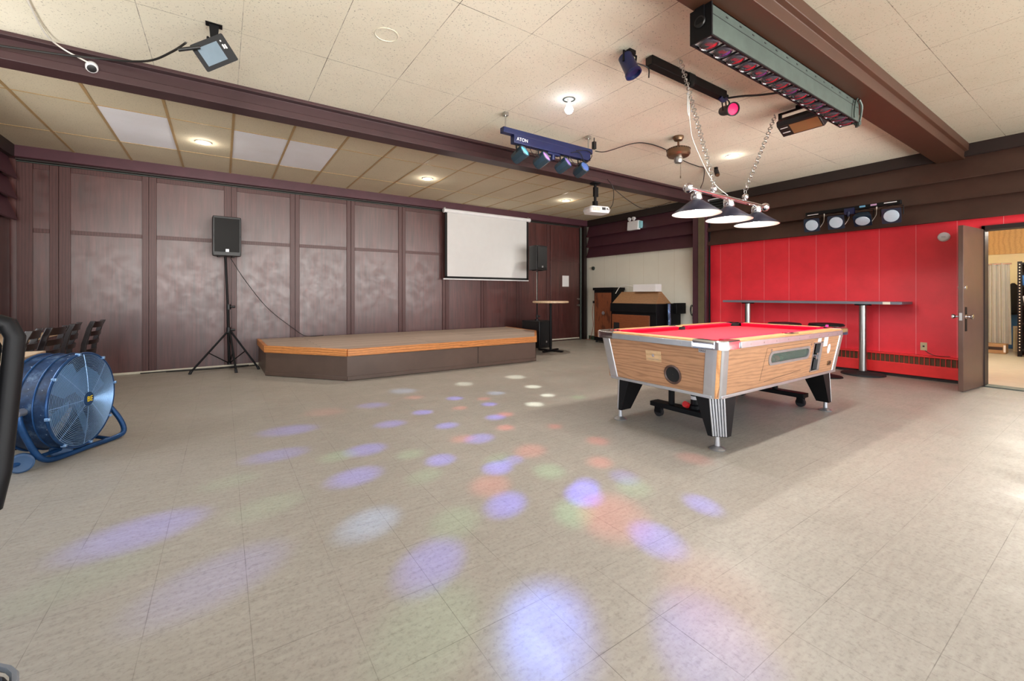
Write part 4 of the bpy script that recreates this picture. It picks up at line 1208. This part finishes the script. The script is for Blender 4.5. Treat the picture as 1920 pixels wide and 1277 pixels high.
# black spotlight can
t = thing('spotlight_can', 'dark blue-black spotlight can clamped to the ceiling left of the black rail', 'spotlight', (2.69, 2.29, ZC))
Mx = orient((-.02, -.0, -.125), (.18, -.35, -.9))
mb = MB(); mb.M = Mx; mb.lathe([(.001, -.09), (.055, -.085), (.058, .06), (.066, .07), (.066, .09), (.056, .09), (.05, .07), (.001, .06)], 26); mb.build('can', M_bluebar, t)
MB().tube([(-.085, 0, -.11), (-.085, 0, -.03), (.075, .01, -.02), (.06, .01, -.13)], .009, 6).build('yoke', M_blackmetal, t)
MB().bx(-.035, .035, -.02, .02, -.03, .0).build('clamp', M_blackmetal, t)
o = MB().tube(arc([(2.75, 2.28, 3.02), (2.84, 2.27, 3.02), (2.87, 2.26, 3.0), (2.87, 2.26, 2.93)]), .005, 6).build('spot_lead', M_wire); tag(o, 'short black lead with a plug between the spotlight can and the black rail', 'cable')
# black rail with knob
t = thing('black_rail', 'black square fixture rail mounted along the ceiling above the pool table', 'light rail', (3.42, 2.265, ZC))
MB().bx(-.54, .56, -.035, .035, -.075, 0).build('body', M_blackmetal, t, bevel=.004)
MB().bx(-.545, -.535, -.03, .03, -.07, -.005).build('end_cap', M_black, t)
MB().bx(-.06, .03, -.05, -.033, -.085, -.01).cyl((-.02, -.04, -.12), (-.02, -.04, -.075), .022, n=12).build('swivel', M_blackmatt, t)
MB().tube(arc([(.53, -.04, -.09), (.47, -.045, -.12), (.43, -.04, -.10)]), .02, 8).build('cable_clamp', M_bluebar, t)
o = MB().tube(arc([(3.99, 2.22, 3.04), (4.02, 2.1, 3.02), (4.08, 1.95, 2.99), (4.15, 1.62, 2.93)]), .009, 6).tube(arc([(3.99, 2.235, 3.03), (4.05, 2.25, 3.03), (4.09, 2.27, 3.02)]), .007, 6).build('rail_cable', M_wire); tag(o, 'black cable from the black rail up to the brown beam', 'cable')

# pink par can
t = thing('par_can', 'small black par can with a glowing magenta lens', 'spotlight', (4.06, 2.27, ZC))
Mx = orient((-.01, -.03, -.16), (-.42, -.82, -.28))
mb = MB(); mb.M = Mx; mb.lathe([(.001, -.13), (.04, -.13), (.046, -.10), (.046, .02), (.062, .03), (.064, .055), (.055, .055), (.052, .045)], 26); mb.build('can', M_black, t)
mb = MB(); mb.M = Mx; mb.lathe([(.053, .044), (.03, .05), (.0005, .053)], 26); mb.build('lens', M_pinklens, t)
MB().tube([(-.065, .01, -.17), (-.068, .02, -.045), (.055, .05, -.03), (.055, .04, -.16)], .0065, 4).build('yoke', M_blackmetal, t)
MB().bx(-.02, .02, .0, .06, -.036, 0).build('base', M_blackmetal, t)

# dark effect projector box
t = thing('effect_light', 'dark wedge-shaped effect light box hung from the ceiling beyond the lamp trough', 'stage light', (4.90, 1.98, 2.93))
q = [(-.10, -.01), (.05, -.085), (.12, -.03), (.12, .06), (-.04, .09), (-.11, .035)]
MB().loft([[(x, -.20, z) for x, z in q], [(x, .18, z) for x, z in q]]).build('housing', mat('charcoal_box', (26, 22, 22), .4), t, bevel=.005)
nx, nz = -.447, -.894
def facet(u, y, o):   # u across the tilted lower face
    return (-.10 + .15 * u + nx * o, y, -.01 - .075 * u + nz * o)
MB().loft([[facet(.10, -.185, .002), facet(.92, -.185, .002), facet(.92, .07, .002), facet(.10, .07, .002)], [facet(.10, -.185, -.004), facet(.92, -.185, -.004), facet(.92, .07, -.004), facet(.10, .07, -.004)]]).build('front_window', mat('bronze_mirror', (150, 112, 74), .3, .3, .05), t)
mb = MB()
for u0, u1 in ((.22, .28), (.62, .69)):
    mb.loft([[facet(u0, .09, .002), facet(u1, .09, .002), facet(u1, .16, .002), facet(u0, .16, .002)], [facet(u0, .09, -.002), facet(u1, .09, -.002), facet(u1, .16, -.002), facet(u0, .16, -.002)]])
mb.build('printed_line', M_paper, t)
MB().bx(-.03, .0, .17, .195, -.0, .15).bx(-.03, .0, -.215, -.195, .0, .15).bx(-.03, .0, -.215, .195, .135, .15).bx(-.03, .0, -.03, .03, .14, .18).build('bracket', M_blackmetal, t)
# tiny clip light
t = thing('clip_light', 'tiny black clip light on the ceiling cable near the red wall', 'spotlight', (6.225, 3.66, ZC))
MB().bx(-.02, .02, -.02, .02, -.05, 0).build('clip', M_blackmetal, t)
MB().cyl((0, 0, -.05), (-.03, -.04, -.13), .034, n=12).build('head', M_black, t)
MB().cyl((-.031, -.042, -.131), (-.036, -.046, -.138), .028, n=12).build('lens', M_brass, t)

# LED floodlight and its cable
t = thing('floodlight', 'black LED floodlight tilted on a ceiling bracket at upper left', 'floodlight', (-.05, 3.758, ZC))
MB().hexa((-.022, .022, -.02, .02, -.10), (-.03, .03, -.012, .012, 0)).bx(-.05, .05, -.03, .03, -.004, 0).build('bracket', M_blackmetal, t)
MB().tube([(-.035, .0, -.10), (-.04, -.02, -.14), (.06, -.02, -.12), (.05, 0, -.09)], .01, 6).build('hinge', M_blackmetal, t)
Mx = orient((.005, -.01, -.205), Vector((-.08, -.93, -.36))) @ Matrix.Rotation(R(34), 4, 'Z')
mb = MB(); mb.M = Mx; mb.loft([[(x, y, -.05) for x, y in rrect(.15, .10, .02)], [(x, y, .0) for x, y in rrect(.225, .175, .01)], [(x, y, .02) for x, y in rrect(.23, .18, .01)]]); mb.build('housing', M_blackmetal, t)
mb = MB(); mb.M = Mx
qa = [(-.085, -.062), (.055, -.062), (.055, .058), (-.085, .058)]; qb = [(-.04, -.010), (.005, -.010), (.005, .012), (-.04, .012)]
mb.loft([[(x, y, .022) for x, y in qb], [(x, y, .0245) for x, y in qa]], cap=False); mb.add([(x, y, .022) for x, y in qb], [(0, 1, 2, 3)])
mb.build('reflector', M_reflector, t, smooth=False)
mb = MB(); mb.M = Mx; mb.bx(.072, .082, .0, .028, .0205, .022); mb.bx(.086, .095, -.004, .024, .0205, .022); mb.bx(.075, .083, .045, .055, .0205, .022); mb.build('printed_mark', M_paper, t)
mb = MB(); mb.M = Mx; mb.cyl((-.19, .085, .05), (-.06, .055, .05), .012, n=10); mb.build('connector', M_black, t)
o = MB().tube(arc([(-2.3, 4.72, 2.995), (-1.6, 4.72, 2.985), (-1.1, 4.68, 3.01), (-.85, 4.66, 3.04), (-.62, 4.52, 3.02), (-.45, 4.3, 2.98), (-.3, 3.95, 2.93), (-.21, 3.72, 2.91)]), .008, 6).build('flood_cable', M_wire)
tag(o, 'black cable running along the left beam to the floodlight', 'cable')
t = thing('security_camera', 'small white round camera fixed on the dark beam at upper left', 'camera', (-.865, 4.72, 2.985))
MB().lathe([(.001, -.045), (.036, -.045), (.039, -.03), (.039, .016), (.032, .026), (.001, .026)], 24, orient((0, 0, 0), (.15, -.75, -.6))).build('body', M_white, t)
MB().lathe([(.001, .026), (.029, .026), (.029, .030), (.016, .034), (.001, .035)], 24, orient((0, 0, 0), (.15, -.75, -.6))).build('lens', M_black, t)
o = MB().tube(arc([(-1.02, 3.6, ZC - .006), (-1.05, 4.0, ZC - .006), (-1.08, 4.5, ZC - .02), (-1.03, 4.69, 3.075), (-.88, 4.70, 3.01)]), .006, 6).build('camera_cable', M_whitewire); tag(o, 'white cable dropping from the ceiling to the small round camera', 'cable')
# projector on its ceiling mount
t = thing('ceiling_projector', 'white video projector on a black drop mount below the dark beam', 'projector', (4.84, 4.83, 2.915))
MB().lathe([(.001, 0), (.085, 0), (.085, -.012), (.05, -.025), (.001, -.025)], 26).build('mount_plate', M_blackmetal, t)
MB().cyl((0, 0, -.02), (0, 0, -.30), .022, n=14).bx(-.028, .05, -.02, .02, -.21, -.06).build('drop_tube', M_blackmetal, t)
MB().bx(-.03, .03, -.03, .03, -.36, -.28).bx(-.10, .12, -.05, .05, -.375, -.36).build('yoke', M_blackmetal, t)
mb = MB(); mb.M = Matrix.Translation((0.03, 0, -.43)) @ Matrix.Rotation(R(-14), 4, 'Z')
mb.loft([[(x, y, -.045) for x, y in rrect(.34, .24, .05)], [(x, y, .01) for x, y in rrect(.37, .27, .05)], [(x, y, .055) for x, y in rrect(.33, .23, .04)]]); mb.build('case', M_white, t)
mb = MB(); mb.M = Matrix.Translation((0.03, 0, -.43)) @ Matrix.Rotation(R(-14), 4, 'Z'); mb.bx(.02, .08, -.137, -.125, -.005, .035); mb.bx(.10, .12, -.136, -.125, .0, .025); mb.bx(.13, .15, -.135, -.125, -.002, .012); mb.build('port_panel', M_black, t)
mb = MB(); mb.M = Matrix.Translation((0.03, 0, -.43)) @ Matrix.Rotation(R(-14), 4, 'Z')
for k in range(6):
    mb.bx(-.14 + k * .022, -.127 + k * .022, -.1362, -.13, -.02, .03)
mb.build('vent', M_offwhite, t)
o = MB().tube(arc([(5.0, 4.72, 2.98), (5.15, 4.74, 2.86), (5.12, 4.72, 2.62), (5.0, 4.70, 2.50), (4.95, 4.70, 2.49)]), .0055, 6).tube(arc([(5.15, 4.74, 2.86), (5.5, 4.72, 2.70), (5.85, 4.72, 2.62), (6.3, 4.72, 2.72), (6.6, 4.72, 2.82)]), .0055, 6).build('projector_cable', M_wire); tag(o, 'black cables looping from the projector along the dark beam', 'cable')
# ceiling ring stain = old fitting cover
o = MB().lathe([(.085, .002), (.088, -.003), (.082, -.004), (.080, .002)], 30).build('ceiling_cover', M_ceil, loc=(1.017, 3.175, ZC)); tag(o, 'round plaster-coloured cover plate in the ceiling left of the bare bulb', 'cover plate')
# vent on the pilaster top
t = thing('wall_vent', 'white louvred vent high on the wall behind the pool lamp', 'vent', (7.84, 4.60, 2.85))
MB().bx(-.03, 0, -.17, -.15, -.12, .17).bx(-.03, 0, .15, .17, -.12, .17).bx(-.03, 0, -.17, .17, .15, .17).bx(-.03, 0, -.17, .17, -.12, -.10).build('frame', M_white, t)
mb = MB()
for k in range(5):
    mb.hexa((-.025, -.02, -.15, .15, -.09 + k * .05), (-.006, -.001, -.15, .15, -.06 + k * .05))
mb.build('louvre', M_galv, t)
MB().bx(-.002, .02, -.16, .16, -.11, .16).build('duct', M_black, t)

# par light bar on the red wall boards
t = thing('wall_light_bar', 'black light bar with four white-faced square par lamps on the brown wall boards', 'stage light', (7.74, 2.46, 2.42))
MB().bx(-.03, .03, -.58, .58, .0, .055).build('rail', M_blackmetal, t, bevel=.004)
MB().bx(-.05, .0, -.06, .06, -.06, .03).cyl((-.04, .01, -.09), (-.04, .01, -.02), .02, n=12).build('centre_mount', M_bluebar, t)
MB().bx(-.032, -.029, -.19, -.12, .02, .045).build('sticker', mat('pale_blue_sticker', (110, 180, 220), .5), t)
MB().bx(-.032, -.029, -.32, -.25, .022, .047).build('sticker', mat('lilac_sticker', (196, 160, 200), .5), t)
MB().bx(.03, .10, -.35, -.31, .01, .04).bx(.03, .10, .31, .35, .01, .04).build('wall_bracket', M_blackmetal, t)
MB().bx(-.032, -.029, .40, .55, .004, .014).bx(-.032, -.029, -.54, -.40, .03, .042).build('marking_strip', M_white, t)
for i, y in enumerate((.475, .155, -.165, -.49)):
    dirv = Vector((-.95, -.12, -.28)) if i != 2 else Vector((-.62, -.10, -.76))
    Mx = orient((-.045, y, -.15), dirv)
    mb = MB(); mb.M = Mx; mb.loft([[(x, y_, -.06) for x, y_ in rrect(.15, .15, .02)], [(x, y_, .03) for x, y_ in rrect(.205, .205, .015)], [(x, y_, .045) for x, y_ in rrect(.205, .205, .015)]]); h_ = mb.build('par_lamp', mat('blue_black_par', (26, 46, 66), .35, .3) if i == 0 else bpy.data.materials['blue_black_par'], t)
    mb = MB(); mb.M = Mx; mb.lathe([(.084, .046), (.080, .052), (.05, .056), (.0005, .057)], 30); mb.build('led_face', M_lens, h_)
    MB().tube([(-.045, y - .12, -.15), (-.03, y - .12, -.03), (0, y, .0), (-.03, y + .12, -.03), (-.045, y + .12, -.15)], .006, 4).build('yoke', M_blackmetal, h_)
    if i < 3:
        MB().cyl((-.035, y - .155, -.03), (-.035, y - .155, .0), .008, n=8).tube(arc([(-.035, y - .155, -.03), (-.04, y - .15, -.12), (-.03, y - .10, -.2)]), .004, 5).build('lead', M_whitewire, h_)

# ================================================================== DRUM FAN
n_ = R(-20)
t = thing('drum_fan', 'large scuffed blue drum fan on a tube stand with wheels at left', 'fan', (-.97, 4.445, 0), n_)
FC, FR, FD = .395, .336, .125
Mx = Matrix.Translation((0, 0, FC)) @ Matrix.Rotation(R(90), 4, 'Y')
def scuffed():
    m, nt, b = new_mat('scuffed_navy_enamel')
    v = coords(nt, (1, 1, 1)); a = noise(nt, v, 7, 6, .75); s_ = noise(nt, v, 34, 4, .7)
    c = ramp(nt, a, [(.35, lin((14, 26, 46))), (.55, lin((28, 52, 84))), (.72, lin((96, 118, 140)))])
    c = mixc(nt, ramp(nt, s_, [(.66, (0, 0, 0, 1)), (.72, (1, 1, 1, 1))]), c, lin((186, 200, 214)))
    nt.links.new(c, b.inputs['Base Color']); b.inputs['Roughness'].default_value = .45; b.inputs['Specular IOR Level'].default_value = .3
    return m


M_drum = scuffed()
mb = MB(); mb.M = Mx
mb.lathe([(FR, -FD), (FR, FD), (FR - .008, FD), (FR - .008, -FD), (FR, -FD)], 56); mb.build('drum', M_drum, t)
for z in (-FD, -.04, .05, FD):
    mb = MB(); mb.torus(Mx @ Matrix.Translation((0, 0, z)), FR + .002, .009 if abs(z) == FD else .005, 56, 8); mb.build('rim', M_bluesteel, t)
for sgn in (-1, 1):
    mb = MB()
    for k in range(27):
        rr = .055 + k * (FR - .065) / 26
        dome = .03 * (1 - (rr / FR) ** 2)
        mb.torus(Mx @ Matrix.Translation((0, 0, sgn * (FD + .004 + dome))), rr, .0020, 56, 5)
    for k in range(8):
        a = math.pi * k / 4
        pts = [((.05 + q * (FR - .05) / 5) * math.cos(a), (.05 + q * (FR - .05) / 5) * math.sin(a), sgn * (FD + .002 + .03 * (1 - ((.05 + q * (FR - .05) / 5) / FR) ** 2))) for q in range(6)]
        old = mb.M; mb.M = Mx; mb.tube(pts, .0028, 5); mb.M = old
    gr = mb.build('grille', M_bluegrille, t)
    mb = MB(); mb.M = Mx; mb.lathe([(.001, sgn * (FD + .04)), (.050, sgn * (FD + .036)), (.055, sgn * (FD + .026)), (.001, sgn * (FD + .026))], 26); hubp = mb.build('badge', M_bluesteel, gr)
    if sgn > 0:
        writing('lettering', 'BE', .055, Matrix.Translation((FD + .0415, 0, FC)) @ Matrix.Rotation(R(90), 4, 'Z') @ Matrix.Rotation(R(90), 4, 'X'), M_yellow, gr, .001)
mb = MB(); mb.M = Mx; mb.lathe([(.001, -.09), (.07, -.09), (.075, -.02), (.055, .06), (.001, .065)], 24); mb.build('motor', M_drum, t)
for k in range(4):
    mb = MB(); mb.M = Mx @ Matrix.Rotation(R(90 * k + 28), 4, 'Z')
    s_ = [(.05, -.035, .05), (.05, .045, .015), (.16, .105, -.02), (.285, .10, -.015), (.30, .02, .03), (.27, -.075, .065), (.15, -.07, .07)]
    mb.loft([[(x, y, z + .03) for x, y, z in s_], [(x, y, z + .033) for x, y, z in s_]]); mb.build('blade', mat('pale_blue_blade', (92, 140, 190), .4, .2, .1) if k == 0 else bpy.data.materials['pale_blue_blade'], t)
for k in range(8):
    a = R(45 * k + 10)
    mb = MB(); mb.cb((FD + .006, (FR + .004) * math.cos(a), FC + (FR + .004) * math.sin(a)), (.03, .02, .02)); mb.build('grille_clip', M_bluegrille, t, bevel=.003)
MB().tube(arc([(0, -.372, FC), (.01, -.365, .30), (.035, -.30, .12), (.05, -.24, .045), (.07, -.15, .022), (.12, .08, .022), (.175, .28, .022), (.19, .35, .05), (.15, .375, .14), (.06, .375, .28), (0, .372, FC)], 6), .019, 10).build('front_stand', M_bluesteel, t)
MB().tube(arc([(0, -.375, FC), (-.06, -.40, .34), (-.13, -.38, .15), (-.06, -.36, .07)], 6), .017, 10).tube(arc([(0, .375, FC), (-.06, .38, .34), (-.13, .35, .15), (-.12, .30, .06)], 6), .017, 10).tube([(-.02, -.38, .062), (.05, -.05, .062)], .014, 8).tube([(-.12, .30, .06), (.05, -.05, .062)], .014, 8).tube([(-.12, .30, .06), (.16, .22, .03)], .014, 8).build('rear_stand', M_bluesteel, t)
for sgn in (-1, 1):
    MB().cyl((0, sgn * .335, FC), (0, sgn * .395, FC), .026, n=14).build('pivot_knob', M_alu, t)
for wx, y in ((-.01, -.335), (.04, -.075)):
    w_ = MB().lathe([(.001, -.02), (.03, -.02), (.052, -.024), (.062, -.016), (.062, .016), (.052, .024), (.03, .02), (.001, .02)], 26, Matrix.Translation((wx, y, .062)) @ Matrix.Rotation(R(32), 4, 'Z') @ Matrix.Rotation(R(90), 4, 'X')).build('wheel', mat('blue_grey_wheel', (58, 88, 124), .5) if y < -.3 else bpy.data.materials['blue_grey_wheel'], t)

# ================================================================== TABLES AND CHAIRS AT LEFT
def rect_table(label, x0, x1, y0, y1, z):
    t = thing('dining_table', label, 'table', ((x0 + x1) / 2, (y0 + y1) / 2, 0), 0)
    hx, hy = (x1 - x0) / 2, (y1 - y0) / 2
    MB().bx(-hx, hx, -hy, hy, z - .03, z).build('tabletop', M_tabletop, t, bevel=.004)
    MB().bx(-hx + .002, hx - .002, -hy + .002, hy - .002, z - .034, z - .029).build('underside', M_blackbrown, t)
    for y in (-hy * .55, hy * .55):
        MB().cyl((0, y, .03), (0, y, z - .03), .035, n=14).build('column', M_blackmetal, t)
        MB().bx(-.26, .26, y - .04, y + .04, 0, .03).bx(-.04, .04, y - min(.26, hy * .44), y + min(.26, hy * .44), .002, .032).build('cross_base', M_blackmetal, t, bevel=.004)
    return t


rect_table('pale-topped table right behind the blue drum fan', -1.90, -1.17, 4.30, 4.93, .72)
rect_table('pale-topped table by the left wall beyond the row of dark chairs', -2.25, -1.60, 5.15, 7.35, .72)


def ladder_chair(loc, rotz, label):
    t = thing('dining_chair', label, 'chair', loc, rotz, 'dark ladder-back chairs')
    MB().hexa((-.19, .20, -.19, .19, .43), (-.19, .20, -.19, .19, .465)).build('seat', M_vinylblack, t, bevel=.012)
    for y in (-.17, .17):
        MB().loft([[(-.17 + dx, y + dy, 0) for dx, dy in ((-.015, -.015), (.015, -.015), (.015, .015), (-.015, .015))], [(-.17 + dx, y + dy, .43) for dx, dy in ((-.02, -.02), (.02, -.02), (.02, .02), (-.02, .02))]]).build('leg', M_darkchair, t)
        rings = []
        for z, x in ((0, .20), (.43, .185), (.62, .20), (.80, .245), (.875, .275)):
            rings.append([(x + dx, y + dy, z) for dx, dy in ((-.022, -.014), (.022, -.014), (.022, .014), (-.022, .014))])
        MB().loft(rings).build('post', M_darkchair, t, bevel=.004)
    for z, h in ((.54, .04), (.64, .045), (.735, .05), (.835, .065)):
        x = .185 + (z - .43) * .19
        rings = []
        for k in range(7):
            y = -.165 + .055 * k; b_ = .028 * (1 - ((k - 3) / 3) ** 2)
            rings.append([(x + b_ - .009, y, z - h / 2), (x + b_ + .009, y, z - h / 2), (x + b_ + .015, y, z + h / 2), (x + b_ - .003, y, z + h / 2)])
        MB().loft(rings).build('slat', M_darkchair, t)
    for y in (-.17, .17):
        MB().cyl((-.17, y, .2), (.19, y, .2), .010, n=8).build('stretcher', M_darkchair, t)
    return t


c0 = ladder_chair((-1.45, 6.73, 0), R(-4), 'dark ladder-back chair nearest the partition in the row at left')
for x, y, a, lb in ((-1.53, 6.20, 3, 'second dark ladder-back chair from the partition'), (-1.53, 5.66, -5, 'third dark ladder-back chair from the partition'), (-1.58, 5.22, 4, 'dark ladder-back chair closest to the drum fan')):
    dup(c0, (x, y, 0), R(a), lb)

# big black-framed chair cut by the left edge
t = thing('padded_chair', 'black padded chair with thick rounded frame cut off by the left edge', 'chair', (-.63, 1.40, 0), R(12.5))
def back_pt(u, z):
    return (u, .25 + (z - .6) * .10, z)


loop = [(-.205, .60), (-.20, .585), (.155, .585), (.19, .61), (.205, .70), (.222, .95), (.228, 1.05), (.215, 1.085), (.185, 1.10), (-.185, 1.10), (-.215, 1.085), (-.228, 1.05), (-.222, .95), (-.205, .70)]
mb = MB(); mb.tube([back_pt(u, z) for u, z in loop], .021, 12, closed=True); mb.build('back_frame', M_blackmetal, t)
mb = MB()
pp = [(u * .90, .84 + (z - .84) * .90) for u, z in loop]
mb.loft([[Vector(back_pt(u * .93, z)) + Vector((0, -.022, 0)) for u, z in pp], [Vector(back_pt(u, z)) + Vector((0, .0, 0)) for u, z in pp], [Vector(back_pt(u * .93, z)) + Vector((0, .022, 0)) for u, z in pp]])
mb.build('back_pad', M_vinylblack, t)
mb = MB(); mb.loft([[back_pt(u, z)[:1] + (back_pt(u, z)[1] + .03 + dy, z) for u, z in ((-.19, 1.09), (.16, 1.09), (.175, 1.12), (.15, 1.135), (-.16, 1.135), (-.19, 1.12))] for dy in (0, .05)]); mb.build('top_pad', M_vinylblack, t, bevel=.012)
mb = MB(); mb.prism(rrect(.40, .42, .07), 'z', .40, .445); mb.prism(rrect(.38, .40, .07), 'z', .445, .47); mb.build('seat', M_vinylblue, t, bevel=.012)
for z in (.405, .445):
    mb = MB(); mb.tube([(x, y, z) for x, y in rrect(.405, .425, .072)], .006, 6, closed=True); mb.build('piping', M_vinylblack if z < .42 else mat('grey_piping', (120, 126, 134), .35), t)
for sx in (-1, 1):
    MB().tube([back_pt(sx * .12, .60), (sx * .12, .235, .42), (sx * .13, .24, .0)], .014, 10).build('leg', M_blackmetal, t)
    MB().tube([(sx * .13, -.15, .42), (sx * .14, -.17, 0)], .014, 10).build('leg', M_blackmetal, t)

t = thing('padded_stool', 'dark blue padded seat with grey piping showing at the lower left corner', 'stool', (-.494, .955, 0), R(8))
mb = MB(); mb.prism(rrect(.42, .42, .09), 'z', .44, .485); mb.prism(rrect(.40, .40, .09), 'z', .485, .51); mb.build('seat', M_vinylblue, t, bevel=.012)
mb = MB(); mb.tube([(x, y, .49) for x, y in rrect(.425, .425, .092)], .006, 6, closed=True); mb.build('piping', bpy.data.materials['grey_piping'], t)
for sx in (-1, 1):
    for sy in (-1, 1):
        MB().tube([(sx * .14, sy * .14, .44), (sx * .15, sy * .15, 0)], .014, 10).build('leg', M_blackmetal, t)

# ================================================================== DISCO LIGHT SPOTS ON THE FLOOR
# narrow beams from the effect heads of the blue light bar
SRC = [(2.72, 3.72, 2.66), (3.0, 3.72, 2.65), (3.32, 3.72, 2.64), (3.6, 3.72, 2.63)]
BLUE, LB, GRN, RED, WHT = (.12, .14, 1.3), (.30, .55, 1.1), (.12, .5, .22), (.75, .08, .08), (1.3, 1.5, 1.45)
spots = [
    (-0.33, 2.77, BLUE, 0.20, 1.00),
    (-0.01, 2.14, BLUE, 0.20, 0.50),
    (0.48, 4.13, BLUE, 0.17, 0.75),
    (0.33, 3.54, BLUE, 0.15, 0.80),
    (0.90, 3.29, BLUE, 0.14, 0.80),
    (0.71, 2.84, BLUE, 0.15, 1.00),
    (1.26, 3.82, BLUE, 0.12, 0.80),
    (1.32, 4.57, BLUE, 0.13, 0.60),
    (1.82, 5.05, LB, 0.16, 0.50),
    (1.65, 4.02, BLUE, 0.10, 0.90),
    (1.66, 3.49, BLUE, 0.10, 0.90),
    (1.73, 3.03, BLUE, 0.12, 1.00),
    (1.28, 2.79, BLUE, 0.11, 1.00),
    (1.54, 2.45, BLUE, 0.11, 1.20),
    (1.70, 2.50, BLUE, 0.08, 0.70),
    (1.31, 2.00, BLUE, 0.12, 1.30),
    (0.62, 2.22, LB, 0.15, 0.90),
    (0.75, 1.74, BLUE, 0.15, 0.90),
    (1.75, 1.84, BLUE, 0.12, 1.20),
    (1.85, 1.92, BLUE, 0.09, 0.70),
    (1.72, 1.31, BLUE, 0.13, 1.40),
    (0.96, 1.17, BLUE, 0.19, 0.36),
    (2.21, 1.38, BLUE, 0.10, 1.30),
    (1.33, 0.78, BLUE, 0.20, 0.70),
    (2.17, 4.36, BLUE, 0.10, 0.80),
    (2.36, 3.92, BLUE, 0.09, 0.90),
    (2.16, 3.47, BLUE, 0.10, 1.00),
    (2.69, 4.32, LB, 0.11, 0.60),
    (2.62, 5.00, WHT, 0.13, 0.50),
    (3.45, 5.01, WHT, 0.15, 0.60),
    (3.27, 4.36, WHT, 0.11, 0.80),
    (3.13, 3.89, WHT, 0.09, 0.80),
    (2.76, 3.65, WHT, 0.11, 0.80),
    (2.29, 3.50, RED, 0.09, 0.80),
    (2.03, 3.96, RED, 0.08, 0.70),
    (2.43, 4.16, RED, 0.08, 0.70),
    (2.06, 3.15, RED, 0.09, 0.80),
    (1.81, 4.66, RED, 0.10, 0.50),
    (1.61, 3.10, RED, 0.10, 0.70),
    (1.91, 2.58, RED, 0.13, 0.70),
    (1.36, 2.25, RED, 0.14, 0.60),
    (0.85, 4.57, RED, 0.16, 0.35),
    (1.72, 1.58, RED, 0.20, 0.60),
    (1.59, 0.93, RED, 0.22, 0.35),
    (2.78, 1.80, RED, 0.12, 0.50),
    (2.48, 2.45, RED, 0.10, 0.70),
    (2.18, 2.13, RED, 0.10, 0.70),
    (2.44, 2.93, RED, 0.07, 0.80),
    (0.69, 3.27, GRN, 0.12, 0.50),
    (1.14, 3.01, GRN, 0.10, 0.50),
    (1.08, 2.60, GRN, 0.11, 0.50),
    (1.62, 2.58, GRN, 0.10, 0.40),
    (1.79, 2.21, GRN, 0.12, 0.60),
    (0.21, 2.71, GRN, 0.15, 0.40),
    (0.04, 3.20, GRN, 0.12, 0.40),
    (-0.47, 2.43, GRN, 0.16, 0.40),
    (0.99, 1.99, GRN, 0.14, 0.40),
    (0.58, 1.40, GRN, 0.20, 0.40),
    (1.56, 1.72, GRN, 0.12, 0.50),
    (2.07, 1.74, GRN, 0.12, 0.50),
    (3.36, 3.62, GRN, 0.10, 0.50),
    (0.90, 1.17, LB, 0.20, 0.35),
    (2.13, 1.87, BLUE, 0.10, 0.50)]
for i, (x, y, c, r, e) in enumerate(spots):
    s_ = SRC[i % 4]; d_ = (Vector((x, y, 0)) - Vector(s_)).length
    light('disco_beam', 'SPOT', s_, 520 * e * (d_ / 2.8), c, .012, target=(x, y, 0), spot=2 * math.degrees(math.atan(r * 1.15 / d_)), blend=1.0)
